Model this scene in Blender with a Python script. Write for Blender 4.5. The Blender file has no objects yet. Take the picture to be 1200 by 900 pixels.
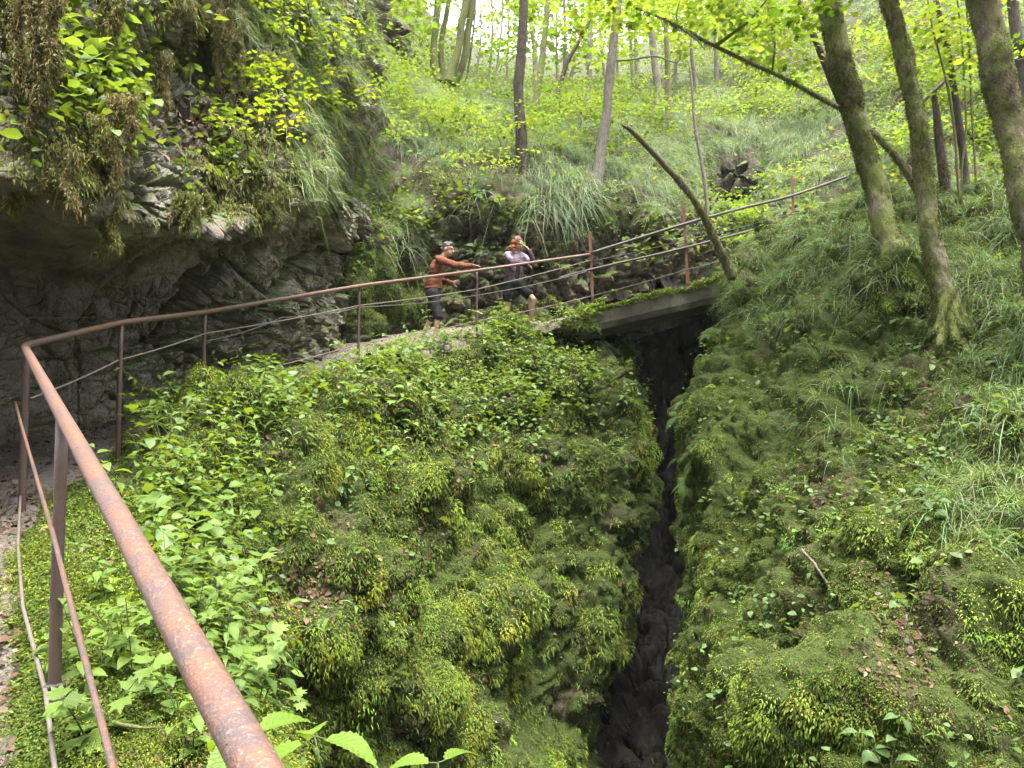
import bpy, math, random
import numpy as np
from mathutils import Vector, Matrix

C = bpy.context.scene.collection
SC = bpy.context.scene
PITCH = math.radians(2.5)
CP, SP = math.cos(PITCH), math.sin(PITCH)
CAM = np.array([0.0, 0.0, 1.5])
FPX = 900.0
rng = np.random.default_rng(7)
random.seed(7)

# ------------------------------------------------------------------ coordinates
def A(x, y, z):
    """axis coordinates (right, forward, up from the eye line) -> world"""
    return np.array([x, y * CP - z * SP, y * SP + z * CP]) + CAM

def P(px, py, d):
    return A((px - 600.0) / FPX * d, d, (450.0 - py) / FPX * d)

def proj(p):
    q = np.asarray(p, float) - CAM
    x = q[..., 0]
    y = q[..., 1] * CP + q[..., 2] * SP
    z = -q[..., 1] * SP + q[..., 2] * CP
    yy = np.where(np.abs(y) < 1e-3, 1e-3, y)
    return 600 + x / yy * FPX, 450 - z / yy * FPX, y

def norm(v):
    return v / np.maximum(np.linalg.norm(v, axis=-1, keepdims=True), 1e-9)

# ------------------------------------------------------------------ noise
def _h(ix, iy, iz, seed):
    h = (ix.astype(np.int64) * 374761393 + iy.astype(np.int64) * 668265263 + iz.astype(np.int64) * 2147483647 + seed * 1274126177) & 0xFFFFFFFF
    h = ((h ^ (h >> 13)) * 1274126177) & 0xFFFFFFFF
    h = ((h ^ (h >> 16)) * 2246822519) & 0xFFFFFFFF
    h = h ^ (h >> 15)
    return (h & 0xFFFFFF) / float(0xFFFFFF)

def vnoise(p, seed=0):
    i = np.floor(p).astype(np.int64)
    f = p - i
    u = f * f * f * (f * (f * 6 - 15) + 10)
    r = 0
    for dx in (0, 1):
        wx = u[:, 0] if dx else 1 - u[:, 0]
        for dy in (0, 1):
            wy = u[:, 1] if dy else 1 - u[:, 1]
            for dz in (0, 1):
                wz = u[:, 2] if dz else 1 - u[:, 2]
                r = r + wx * wy * wz * _h(i[:, 0] + dx, i[:, 1] + dy, i[:, 2] + dz, seed)
    return r * 2 - 1

def fbm(p, scale, octs=4, seed=0, gain=0.5):
    """noise of wavelength `scale` metres, about -1..1"""
    q = np.asarray(p, float) / scale
    a, r, t = 1.0, 0, 0
    for o in range(octs):
        r = r + a * vnoise(q * (2 ** o) + 17.3 * o, seed + o)
        t += a
        a *= gain
    return r / t * 1.5

def facets(p, scale, seed=0, tilt=0.9):
    """blocky fractured offsets, about -1..1"""
    q = np.asarray(p, float) / scale
    i = np.floor(q).astype(np.int64)
    best = np.full(len(q), 1e9)
    second = np.full(len(q), 1e9)
    out = np.zeros(len(q))
    for dx in (-1, 0, 1):
        for dy in (-1, 0, 1):
            for dz in (-1, 0, 1):
                cx, cy, cz = i[:, 0] + dx, i[:, 1] + dy, i[:, 2] + dz
                c = np.stack([cx + _h(cx, cy, cz, seed), cy + _h(cx, cy, cz, seed + 1), cz + _h(cx, cy, cz, seed + 2)], 1)
                dvec = q - c
                dist = (dvec ** 2).sum(1)
                val = (_h(cx, cy, cz, seed + 3) * 2 - 1) * 0.7
                for k in range(3):
                    val = val + tilt * (_h(cx, cy, cz, seed + 4 + k) * 2 - 1) * dvec[:, k]
                m = dist < best
                second = np.where(m, best, np.minimum(second, dist))
                out = np.where(m, val, out)
                best = np.where(m, dist, best)
    edge = np.sqrt(second) - np.sqrt(best)
    return out - 0.8 * np.exp(-(edge / 0.06) ** 2)

# ------------------------------------------------------------------ objects
def link(o, parent=None):
    C.objects.link(o)
    if parent is not None:
        o.parent = parent
    return o

def tag(o, label=None, cat=None, group=None, kind=None):
    if label: o['label'] = label
    if cat: o['category'] = cat
    if group: o['group'] = group
    if kind: o['kind'] = kind
    return o

def empty(name, loc, label, cat, group=None):
    o = bpy.data.objects.new(name, None)
    o.empty_display_size = 0.2
    o.location = loc
    link(o)
    return tag(o, label, cat, group)

def mesh_np(name, verts, loops, starts, smooth=True, col=None, uv=None, mats=None, midx=None):
    me = bpy.data.meshes.new(name)
    verts = np.ascontiguousarray(verts, np.float32)
    loops = np.ascontiguousarray(loops, np.int32)
    starts = np.ascontiguousarray(starts, np.int32)
    me.vertices.add(len(verts)); me.vertices.foreach_set('co', verts.ravel())
    me.loops.add(len(loops)); me.loops.foreach_set('vertex_index', loops)
    me.polygons.add(len(starts)); me.polygons.foreach_set('loop_start', starts)
    me.polygons.foreach_set('use_smooth', np.full(len(starts), smooth, bool))
    if midx is not None:
        me.polygons.foreach_set('material_index', np.ascontiguousarray(midx, np.int32))
    if col is not None:
        a = me.attributes.new('Col', 'FLOAT_COLOR', 'POINT')
        c = np.ones((len(verts), 4), np.float32); c[:, :3] = col
        a.data.foreach_set('color', c.ravel())
    if uv is not None:
        l = me.uv_layers.new(name='UVMap')
        l.uv.foreach_set('vector', np.ascontiguousarray(uv[loops], np.float32).ravel())
    me.update(calc_edges=True)
    for m in (mats or []):
        me.materials.append(m)
    return me

def obj_np(name, verts, loops, starts, mat, parent=None, smooth=True, col=None, uv=None, midx=None):
    """verts in world space; parent (an Empty with only a location) is taken out"""
    v = np.asarray(verts, float)
    if parent is not None:
        p = parent
        while p is not None:
            v = v - np.array(p.location)
            p = p.parent
    mats = mat if isinstance(mat, (list, tuple)) else [mat]
    o = bpy.data.objects.new(name, mesh_np(name, v, loops, starts, smooth, col, uv, mats, midx))
    return link(o, parent)

class Acc:
    """collects pieces into one mesh"""
    def __init__(s):
        s.v, s.l, s.st, s.c, s.u, s.m = [], [], [], [], [], []
        s.nv = 0; s.nl = 0
    def add(s, v, l, st, col=(1, 1, 1), uv=None, mi=0):
        v = np.asarray(v, float)
        s.v.append(v); s.l.append(np.asarray(l) + s.nv); s.st.append(np.asarray(st) + s.nl)
        c = np.asarray(col, float)
        s.c.append(np.broadcast_to(c, (len(v), 3)) if c.ndim == 1 else c)
        s.u.append(np.zeros((len(v), 2)) if uv is None else uv)
        s.m.append(np.full(len(st), mi))
        s.nv += len(v); s.nl += len(l)
        return s
    def arrays(s):
        return np.concatenate(s.v), np.concatenate(s.l), np.concatenate(s.st)
    def obj(s, name, mat, parent=None, smooth=True):
        v, l, st = s.arrays()
        return obj_np(name, v, l, st, mat, parent, smooth, np.concatenate(s.c), np.concatenate(s.u), np.concatenate(s.m))
    def mesh(s, name, mats, smooth=True):
        v, l, st = s.arrays()
        return mesh_np(name, v, l, st, smooth, np.concatenate(s.c), np.concatenate(s.u), mats, np.concatenate(s.m))

def quads(q):
    q = np.asarray(q).reshape(-1, 4)
    return q.ravel(), np.arange(len(q)) * 4

def catmull(pts, n, closed=False):
    """pts (R, ...) -> n samples along axis 0"""
    pts = np.asarray(pts, float)
    R = len(pts)
    t = np.linspace(0, R - 1, n)
    i = np.minimum(np.floor(t).astype(int), R - 2)
    f = (t - i).reshape((-1,) + (1,) * (pts.ndim - 1))
    p1, p2 = pts[i], pts[i + 1]
    p0 = np.where((i > 0).reshape(f.shape), pts[np.maximum(i - 1, 0)], 2 * p1 - p2)
    p3 = np.where((i < R - 2).reshape(f.shape), pts[np.minimum(i + 2, R - 1)], 2 * p2 - p1)
    return 0.5 * (2 * p1 + (p2 - p0) * f + (2 * p0 - 5 * p1 + 4 * p2 - p3) * f ** 2 + (-p0 + 3 * p1 - 3 * p2 + p3) * f ** 3)

def tube(pts, radii, n=10, caps=True, bump=0.0, bscale=0.1, seed=0, uvlen=1.0):
    pts = np.asarray(pts, float); k = len(pts)
    radii = np.broadcast_to(np.asarray(radii, float), (k,))
    tan = np.gradient(pts, axis=0); tan = norm(tan)
    ref = np.array([0, 0, 1.0]) if abs(tan[0][2]) < 0.9 else np.array([1.0, 0, 0])
    s = norm(np.cross(tan[0], ref)); S = []
    for i in range(k):
        s = s - tan[i] * np.dot(s, tan[i]); s = s / max(np.linalg.norm(s), 1e-9); S.append(s)
    S = np.array(S); B = np.cross(tan, S)
    a = np.arange(n) / n * 2 * np.pi
    dirs = np.cos(a)[None, :, None] * S[:, None] + np.sin(a)[None, :, None] * B[:, None]
    r = np.repeat(radii[:, None], n, 1)
    if bump:
        q = (pts[:, None] + dirs * r[..., None]).reshape(-1, 3)
        r = r * (1 + bump * fbm(q * np.array([1, 1, 0.45]), bscale, 3, seed).reshape(k, n) + (0.45 * bump * fbm(q * np.array([1, 1, 0.5]), bscale * .28, 3, seed + 3).reshape(k, n) if k > 150 else 0))
    v = (pts[:, None] + dirs * r[..., None]).reshape(-1, 3)
    i, j = np.meshgrid(np.arange(k - 1), np.arange(n), indexing='ij')
    j2 = (j + 1) % n
    q = np.stack([i * n + j, i * n + j2, (i + 1) * n + j2, (i + 1) * n + j], -1).reshape(-1, 4)
    loops, starts = quads(q)
    if caps:
        loops = np.concatenate([loops, np.arange(n)[::-1], (k - 1) * n + np.arange(n)])
        starts = np.concatenate([starts, [len(q) * 4, len(q) * 4 + n]])
    return v, loops, starts

def box(c, size, rot=None):
    c = np.asarray(c, float); h = np.asarray(size, float) / 2
    v = np.array([[x, y, z] for x in (-1, 1) for y in (-1, 1) for z in (-1, 1)]) * h
    if rot is not None: v = v @ np.asarray(rot).T
    q = [[0, 1, 3, 2], [4, 6, 7, 5], [0, 4, 5, 1], [2, 3, 7, 6], [0, 2, 6, 4], [1, 5, 7, 3]]
    l, s = quads(q)
    return v + c, l, s

# ------------------------------------------------------------------ instancing into one mesh
class Tmpl:
    def __init__(s, v, l, st, uv=None):
        s.v = np.asarray(v, float); s.l = np.asarray(l); s.st = np.asarray(st)
        s.uv = np.zeros((len(s.v), 2)) if uv is None else np.asarray(uv, float)

def frame_from(zdir, spin, xhint=None):
    """rotation matrices whose local z is zdir, spun about it"""
    z = norm(zdir); n = len(z)
    ref = np.where(np.abs(z[:, 2:3]) < 0.95, np.array([[0, 0, 1.0]]), np.array([[1.0, 0, 0]]))
    x = norm(np.cross(ref, z)); y = np.cross(z, x)
    c, s_ = np.cos(spin)[:, None], np.sin(spin)[:, None]
    X = x * c + y * s_; Y = -x * s_ + y * c
    return np.stack([X, Y, z], -1)

def instances(t, pos, rot, scale, col):
    n = len(pos); k = len(t.v)
    v = np.einsum('nij,kj->nki', rot, t.v) * np.asarray(scale).reshape(n, 1, -1) + pos[:, None]
    l = (t.l[None] + (np.arange(n) * k)[:, None]).ravel()
    st = (t.st[None] + (np.arange(n) * len(t.l))[:, None]).ravel()
    c = np.repeat(np.asarray(col, float), k, 0)
    return v.reshape(-1, 3), l, st, c, np.tile(t.uv, (n, 1))

def blades(pos, d, L, W, droop, col, segs=3, side=None, tipw=0.15, gvec=(0, 0, -1), midw=1.0):
    """curved strips: pos (n,3) root, d (n,3) first direction, drooping towards gvec"""
    n = len(pos)
    t = np.linspace(0, 1, segs + 1)
    g = np.asarray(gvec, float)
    L = np.broadcast_to(np.asarray(L, float), (n,)); W = np.broadcast_to(np.asarray(W, float), (n,)); droop = np.broadcast_to(np.asarray(droop, float), (n,))
    if side is None:
        side = norm(np.cross(d, norm(rng.normal(size=(n, 3)))))
    c = pos[:, None] + L[:, None, None] * (t[None, :, None] * d[:, None] + droop[:, None, None] * (t ** 2)[None, :, None] * g)
    w = np.interp(t, [0, 0.4, 1], [0.7, midw, tipw])
    off = side[:, None] * (W[:, None] * 0.5)[..., None] * w[None, :, None]
    v = np.stack([c - off, c + off], 2).reshape(-1, 3)
    kk = 2 * (segs + 1)
    base = np.array([[2 * i, 2 * i + 1, 2 * i + 3, 2 * i + 2] for i in range(segs)])
    q = (base[None] + (np.arange(n) * kk)[:, None, None]).reshape(-1, 4)
    l, st = quads(q)
    return v, l, st, np.repeat(np.asarray(col, float), kk, 0)

def jitter_col(base, n, v=0.25, h=0.12, alt=None, altp=0.0):
    c = np.tile(np.asarray(base, float), (n, 1))
    if alt is not None:
        m = rng.random(n) < altp
        c[m] = alt
    k = np.exp(rng.normal(0, v, (n, 1)))
    hh = 1 + rng.normal(0, h, (n, 3)) * np.array([1, 0.35, 0.8])
    return np.clip(c * k * hh, 0.002, 0.9)

# ------------------------------------------------------------------ surfaces
class Surf:
    def __init__(s, ctrl, nu, nv, disp=None, face_cam=True):
        c = np.asarray(ctrl, float)          # (rows, cols, 3) world
        g = catmull(c, nv)
        g = np.swapaxes(catmull(np.swapaxes(g, 0, 1), nu), 0, 1)
        s.V = g
        s.flip = False
        s._normals()
        if face_cam and (np.sum(s.N * (CAM - s.V), -1) > 0).mean() < 0.5:
            s.flip = True; s._normals()
        if disp is not None:
            p = s.V.reshape(-1, 3)
            s.V = (p + s.N.reshape(-1, 3) * disp(p, s.N.reshape(-1, 3))[:, None]).reshape(s.V.shape)
            s._normals()
    def _normals(s):
        du = np.gradient(s.V, axis=1); dv = np.gradient(s.V, axis=0)
        n = norm(np.cross(du, dv))
        s.N = -n if s.flip else n
    def obj(s, name, mat, label, kind='structure', col=None, smooth=True):
        nv, nu = s.V.shape[:2]
        i, j = np.meshgrid(np.arange(nv - 1), np.arange(nu - 1), indexing='ij')
        q = np.stack([i * nu + j, i * nu + j + 1, (i + 1) * nu + j + 1, (i + 1) * nu + j], -1).reshape(-1, 4)
        if s.flip: q = q[:, ::-1]
        l, st = quads(q)
        o = obj_np(name, s.V.reshape(-1, 3), l, st, mat, smooth=smooth, col=col)
        return tag(o, label, kind=kind)
    def sample(s, n, w=None, dp=1.0):
        V, N = s.V, s.N
        a, b, c, d = V[:-1, :-1], V[:-1, 1:], V[1:, 1:], V[1:, :-1]
        cen = ((a + b + c + d) / 4).reshape(-1, 3)
        area = np.linalg.norm(np.cross(c - a, d - b), axis=-1).ravel() / 2
        nn = ((N[:-1, :-1] + N[1:, 1:]) / 2).reshape(-1, 3)
        px, py, dep = proj(cen)
        wt = area / np.maximum(dep, 1.0) ** (2 * dp)
        wt = wt * ((px > -220) & (px < 1420) & (py > -220) & (py < 1080) & (dep > 0.5))
        if w is not None:
            wt = wt * np.maximum(w(cen, nn, px, py, dep), 0)
        tot = wt.sum()
        if tot <= 0: return np.zeros((0, 3)), np.zeros((0, 3))
        k = rng.choice(len(wt), n, p=wt / tot)
        nu = V.shape[1] - 1
        r, cc = k // nu, k % nu
        u, v = rng.random((n, 1)), rng.random((n, 1))
        def bl(G):
            return (G[r, cc] * (1 - u) * (1 - v) + G[r, cc + 1] * u * (1 - v) + G[r + 1, cc + 1] * u * v + G[r + 1, cc] * (1 - u) * v)
        return bl(V), norm(bl(N))

def blobs(px, py, lst):
    """sum of soft elliptical patches (x, y, rx, ry, weight)"""
    r = np.zeros_like(px)
    for (x, y, sx, sy, w) in lst:
        r = r + w * np.exp(-(((px - x) / sx) ** 2 + ((py - y) / sy) ** 2))
    return r
# ------------------------------------------------------------------ materials
class NT:
    def __init__(s, name):
        s.m = bpy.data.materials.new(name); s.m.use_nodes = True
        s.n = s.m.node_tree.nodes; s.l = s.m.node_tree.links
        s.n.clear()
        s.out = s.n.new('ShaderNodeOutputMaterial')
    def add(s, t, **k):
        n = s.n.new(t)
        for a, b in k.items():
            if a.startswith('i_'):
                key = a[2:].replace('_', ' ')
                n.inputs[key].default_value = b
            else: setattr(n, a, b)
        return n
    def ln(s, a, b): s.l.new(a, b)
    def pos(s, scale=(1, 1, 1)):
        g = s.add('ShaderNodeNewGeometry')
        mp = s.add('ShaderNodeMapping'); mp.inputs['Scale'].default_value = scale
        s.ln(g.outputs['Position'], mp.inputs['Vector'])
        return mp.outputs['Vector']
    def noise(s, vec, scale, detail=4, rough=0.6):
        n = s.add('ShaderNodeTexNoise'); n.inputs['Scale'].default_value = scale
        n.inputs['Detail'].default_value = detail; n.inputs['Roughness'].default_value = rough
        s.ln(vec, n.inputs['Vector'])
        return n.outputs['Fac']
    def ramp(s, fac, stops):
        r = s.add('ShaderNodeValToRGB')
        e = r.color_ramp.elements
        while len(e) < len(stops): e.new(0.5)
        for k, (p, c) in enumerate(stops):
            e[k].position = p; e[k].color = (*c, 1) if len(c) == 3 else c
        s.ln(fac, r.inputs['Fac'])
        return r.outputs['Color']
    def mix(s, fac, a, b, blend='MIX'):
        m = s.add('ShaderNodeMix', data_type='RGBA', blend_type=blend)
        for sock, v in ((m.inputs[0], fac), (m.inputs[6], a), (m.inputs[7], b)):
            if isinstance(v, (int, float)): sock.default_value = v
            elif isinstance(v, tuple): sock.default_value = (*v, 1)
            else: s.ln(v, sock)
        return m.outputs[2]
    def math(s, op, a, b=0.0):
        m = s.add('ShaderNodeMath', operation=op)
        for sock, v in ((m.inputs[0], a), (m.inputs[1], b)):
            if isinstance(v, (int, float)): sock.default_value = v
            else: s.ln(v, sock)
        return m.outputs[0]
    def bump(s, h, strength=0.5, dist=0.02, prev=None):
        b = s.add('ShaderNodeBump'); b.inputs['Strength'].default_value = strength; b.inputs['Distance'].default_value = dist
        s.ln(h, b.inputs['Height'])
        if prev is not None: s.ln(prev, b.inputs['Normal'])
        return b.outputs['Normal']
    def bsdf(s, col, rough=0.8, normal=None, spec=0.4, metal=0.0):
        b = s.add('ShaderNodeBsdfPrincipled')
        for key, v in (('Base Color', col), ('Roughness', rough), ('Metallic', metal), ('Specular IOR Level', spec)):
            if isinstance(v, (int, float)): b.inputs[key].default_value = v
            elif isinstance(v, tuple): b.inputs[key].default_value = (*v, 1)
            else: s.ln(v, b.inputs[key])
        if normal is not None: s.ln(normal, b.inputs['Normal'])
        return b
    def done(s, shader):
        s.ln(shader, s.out.inputs['Surface']); return s.m

def m_leaf(name, trans=0.45, rough=0.45, spec=0.5, tgain=(1.25, 1.2, 0.5), veins=False):
    t = NT(name)
    a = t.add('ShaderNodeAttribute', attribute_name='Col')
    col = a.outputs['Color']
    nrm = None
    if veins:
        uv = t.add('ShaderNodeUVMap', uv_map='UVMap')
        sep = t.add('ShaderNodeSeparateXYZ'); t.ln(uv.outputs['UV'], sep.inputs[0])
        ax = t.math('ABSOLUTE', t.math('SUBTRACT', sep.outputs[0], 0.5))
        ph = t.math('SUBTRACT', t.math('MULTIPLY', sep.outputs[1], 9.0), t.math('MULTIPLY', ax, 7.0))
        fr = t.math('ABSOLUTE', t.math('SUBTRACT', t.math('FRACT', ph), 0.5))
        v1 = t.math('LESS_THAN', fr, 0.07); v2 = t.math('LESS_THAN', ax, 0.025)
        vv = t.math('MAXIMUM', v1, v2)
        col = t.mix(t.math('MULTIPLY', vv, 0.35), col, (0.16, 0.26, 0.07))
        nz = t.noise(t.pos(), 120, 3)
        hgt = t.math('ADD', t.math('MULTIPLY', fr, 1.2), t.math('MULTIPLY', nz, 0.5))
        nrm = t.bump(hgt, 0.5, 0.004)
    b = t.bsdf(col, rough, nrm, spec)
    tr = t.add('ShaderNodeBsdfTranslucent')
    t.ln(t.mix(1.0, col, tgain, 'MULTIPLY'), tr.inputs['Color'])
    mx = t.add('ShaderNodeMixShader'); mx.inputs[0].default_value = trans
    t.ln(b.outputs[0], mx.inputs[1]); t.ln(tr.outputs[0], mx.inputs[2])
    return t.done(mx.outputs[0])

def m_rock(name, dark, mid, light, moss=0.0, scale=1.0, rough=0.8, bedding=(1, 1, 1), mosscol=(0.045, 0.07, 0.014), bstr=0.8, spec=0.3):
    t = NT(name)
    p = t.pos(bedding)
    n1 = t.noise(p, 0.9 * scale, 6, 0.65)
    n2 = t.noise(p, 6 * scale, 8, 0.7)
    n3 = t.noise(t.pos((1.6, 1.6, 0.5)), 1.4 * scale, 5, 0.6)
    v = t.add('ShaderNodeTexVoronoi', feature='DISTANCE_TO_EDGE'); v.inputs['Scale'].default_value = 3.2 * scale
    nv = t.add('ShaderNodeTexNoise'); nv.inputs['Scale'].default_value = 2.5 * scale; t.ln(p, nv.inputs['Vector'])
    va = t.add('ShaderNodeVectorMath', operation='MULTIPLY_ADD'); va.inputs[1].default_value = (0.25, 0.25, 0.25)
    t.ln(nv.outputs['Color'], va.inputs[0]); t.ln(p, va.inputs[2]); t.ln(va.outputs[0], v.inputs['Vector'])
    crack = t.ramp(v.outputs['Distance'], [(0.0, (0, 0, 0)), (0.06, (1, 1, 1))])
    col = t.ramp(t.math('ADD', t.math('MULTIPLY', n1, 0.6), t.math('MULTIPLY', n2, 0.45)), [(0.32, dark), (0.52, mid), (0.72, light)])
    streak = t.ramp(n3, [(0.42, (0.45, 0.44, 0.42)), (0.6, (1, 1, 1))])
    col = t.mix(0.7, col, streak, 'MULTIPLY')
    crk = t.math('ADD', t.math('MULTIPLY', crack, 0.18), 0.82)
    cr = t.add('ShaderNodeCombineColor')
    for k in range(3): t.ln(crk, cr.inputs[k])
    col = t.mix(0.55, col, cr.outputs[0], 'MULTIPLY')
    if moss:
        g = t.add('ShaderNodeNewGeometry'); sp = t.add('ShaderNodeSeparateXYZ'); t.ln(g.outputs['Normal'], sp.inputs[0])
        up = t.math('ADD', t.math('MULTIPLY', sp.outputs[2], 0.8), t.math('MULTIPLY', t.noise(t.pos(), 2.3, 6, 0.7), 0.6))
        f = t.ramp(up, [(0.95 - 0.5 * moss, (0, 0, 0)), (1.1 - 0.5 * moss, (1, 1, 1))])
        mc = t.mix(t.noise(t.pos(), 18, 4), mosscol, tuple(x * 1.9 for x in mosscol))
        fs = t.add('ShaderNodeSeparateColor'); t.ln(f, fs.inputs[0])
        col = t.mix(fs.outputs[0], col, mc)
    h = t.math('ADD', t.math('MULTIPLY', n2, 0.8), t.math('MULTIPLY', crack, 0.05))
    nrm = t.bump(h, bstr, 0.06)
    nrm = t.bump(t.noise(p, 45 * scale, 5, 0.7), 0.45, 0.01, nrm)
    return t.done(t.bsdf(col, rough, nrm, spec).outputs[0])

def m_ground(name, soil, moss, bias=0.5, scale=2.0, litter=(0.11, 0.075, 0.05)):
    t = NT(name)
    p = t.pos()
    n1 = t.noise(p, scale, 7, 0.65); n2 = t.noise(p, 22, 5, 0.7); n3 = t.noise(p, 75, 3, 0.7)
    f = t.ramp(t.math('ADD', t.math('MULTIPLY', n1, 0.8), t.math('MULTIPLY', n2, 0.35)), [(bias, (0, 0, 0)), (bias + 0.12, (1, 1, 1))])
    fs = t.add('ShaderNodeSeparateColor'); t.ln(f, fs.inputs[0])
    s_ = t.mix(t.ramp(n3, [(0.45, (0, 0, 0)), (0.7, (1, 1, 1))]), soil, litter)
    m_ = t.mix(n2, tuple(x * 0.6 for x in moss), tuple(x * 1.6 for x in moss))
    col = t.mix(fs.outputs[0], s_, m_)
    nrm = t.bump(t.math('ADD', t.math('MULTIPLY', n2, 1.0), t.math('MULTIPLY', n3, 0.5)), 0.9, 0.05)
    return t.done(t.bsdf(col, 0.95, nrm, 0.2).outputs[0])

def m_bark(name, bark, dark, moss, amt=0.5, scale=1.0):
    t = NT(name)
    p = t.pos((1, 1, 0.35))
    n1 = t.noise(p, 28 * scale, 6, 0.7); n2 = t.noise(t.pos(), 3.5 * scale, 6, 0.7); n3 = t.noise(t.pos(), 60 * scale, 4)
    col = t.ramp(n1, [(0.35, dark), (0.65, bark)])
    if amt > 0:
        f = t.ramp(t.math('ADD', t.math('MULTIPLY', n2, 0.75), t.math('MULTIPLY', n1, 0.3)), [(0.72 - 0.4 * amt, (0, 0, 0)), (0.86 - 0.4 * amt, (1, 1, 1))])
        fs = t.add('ShaderNodeSeparateColor'); t.ln(f, fs.inputs[0])
        col = t.mix(fs.outputs[0], col, t.mix(n3, tuple(x * 0.55 for x in moss), tuple(x * 1.5 for x in moss)))
    nrm = t.bump(t.math('ADD', n1, t.math('MULTIPLY', n3, 0.5)), 0.9, 0.03)
    return t.done(t.bsdf(col, 0.9, nrm, 0.25).outputs[0])

def m_rust(name, base, rust, pale, amt=0.5, rough=0.5, scale=1.0):
    t = NT(name)
    p = t.pos()
    n1 = t.noise(p, 9 * scale, 6, 0.7); n2 = t.noise(p, 55 * scale, 5, 0.7); n3 = t.noise(p, 190 * scale, 3, 0.6)
    f = t.ramp(t.math('ADD', t.math('MULTIPLY', n1, 0.6), t.math('MULTIPLY', n2, 0.45)), [(0.62 - 0.25 * amt, (0, 0, 0)), (0.78 - 0.25 * amt, (1, 1, 1))])
    fs = t.add('ShaderNodeSeparateColor'); t.ln(f, fs.inputs[0])
    col = t.mix(fs.outputs[0], base, rust)
    sp = t.ramp(n3, [(0.56, (0, 0, 0)), (0.68, (1, 1, 1))])
    sps = t.add('ShaderNodeSeparateColor'); t.ln(sp, sps.inputs[0])
    col = t.mix(t.math('MULTIPLY', sps.outputs[0], 0.55), col, pale)
    nrm = t.bump(t.math('ADD', n2, n3), 0.55, 0.004)
    rg = t.math('ADD', t.math('MULTIPLY', n2, 0.35), rough - 0.15)
    return t.done(t.bsdf(col, rg, nrm, 0.5).outputs[0])

def m_plain(name, col, rough=0.8, nscale=40.0, var=0.25, bstr=0.3, bdist=0.01, spec=0.3):
    t = NT(name)
    p = t.pos()
    n = t.noise(p, nscale, 5, 0.65)
    c = t.mix(n, tuple(x * (1 - var) for x in col), tuple(min(1, x * (1 + var)) for x in col))
    return t.done(t.bsdf(c, rough, t.bump(n, bstr, bdist), spec).outputs[0])

M = {}
M['moss'] = m_leaf('moss', 0.25, 0.75, 0.15, (1.2, 1.1, 0.5))
M['leaf'] = m_leaf('leaf', 0.45, 0.5, 0.4, (1.45, 1.25, 0.45), veins=True)
M['tree_leaf'] = m_leaf('tree_leaf', 0.55, 0.5, 0.35, (1.5, 1.3, 0.4))
M['grass'] = m_leaf('grass', 0.35, 0.5, 0.35, (1.2, 1.15, 0.7))
M['litter'] = m_leaf('dead_leaf', 0.1, 0.8, 0.2, (1, 0.9, 0.7))
M['stem'] = m_plain('stem', (0.07, 0.10, 0.03), 0.6)
M['mound'] = m_ground('mossy_soil', (0.032, 0.024, 0.017), (0.04, 0.057, 0.011), 0.44)
M['slope'] = m_ground('slope_soil', (0.034, 0.028, 0.018), (0.045, 0.064, 0.013), 0.43)
M['hill'] = m_ground('hill_grass', (0.045, 0.036, 0.025), (0.055, 0.08, 0.03), 0.52, 1.2)
M['path'] = m_ground('path_gravel', (0.10, 0.082, 0.068), (0.17, 0.145, 0.125), 0.5, 3.0, (0.24, 0.21, 0.185))
M['cliff'] = m_rock('limestone', (0.12, 0.10, 0.08), (0.25, 0.215, 0.175), (0.38, 0.35, 0.305), 0.42, 1.0, bedding=(0.8, 0.8, 1.5))
M['bank'] = m_rock('bank_rock', (0.05, 0.04, 0.03), (0.11, 0.09, 0.065), (0.20, 0.165, 0.12), 0.75, 2.0)
M['gorge'] = m_rock('shaded_wet_rock', (0.008, 0.0075, 0.006), (0.021, 0.019, 0.0155), (0.065, 0.058, 0.046), 0.0, 1.2, 0.95, spec=0.03)  # wet rock, with the deep slot's shade put into its dark colour
M['stone'] = m_rock('stone', (0.09, 0.085, 0.08), (0.18, 0.17, 0.16), (0.3, 0.28, 0.26), 0.3, 3.0)
M['bark_moss'] = m_bark('mossy_bark', (0.25, 0.205, 0.15), (0.06, 0.046, 0.034), (0.125, 0.145, 0.036), 0.75)
M['bark_brown'] = m_bark('brown_bark', (0.23, 0.175, 0.125), (0.07, 0.05, 0.037), (0.115, 0.13, 0.034), 0.66)
M['bark_dark'] = m_bark('dark_bark', (0.10, 0.078, 0.06), (0.035, 0.028, 0.022), (0.05, 0.06, 0.02), 0.25)
M['bark_grey'] = m_bark('grey_bark', (0.22, 0.19, 0.16), (0.10, 0.085, 0.07), (0.07, 0.085, 0.03), 0.3)
M['rail'] = m_rust('rusty_rail', (0.075, 0.05, 0.045), (0.145, 0.06, 0.03), (0.25, 0.17, 0.125), 0.65, 0.5, 0.8)
M['post'] = m_rust('rusty_post', (0.06, 0.038, 0.032), (0.085, 0.043, 0.027), (0.13, 0.08, 0.06), 0.5, 0.55)
M['bridge_rail'] = m_rust('bridge_rail', (0.04, 0.03, 0.03), (0.07, 0.04, 0.028), (0.1, 0.07, 0.055), 0.3, 0.55)
M['bridge_post'] = m_rust('bridge_post', (0.14, 0.056, 0.034), (0.17, 0.07, 0.04), (0.2, 0.12, 0.08), 0.5, 0.6)
M['cable'] = m_rust('cable', (0.13, 0.105, 0.09), (0.11, 0.07, 0.05), (0.2, 0.17, 0.15), 0.4, 0.5, 2.0)
M['concrete'] = m_rock('old_concrete', (0.075, 0.068, 0.05), (0.15, 0.136, 0.105), (0.25, 0.23, 0.185), 0.0, 2.0, 0.85, bstr=0.4)
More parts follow.
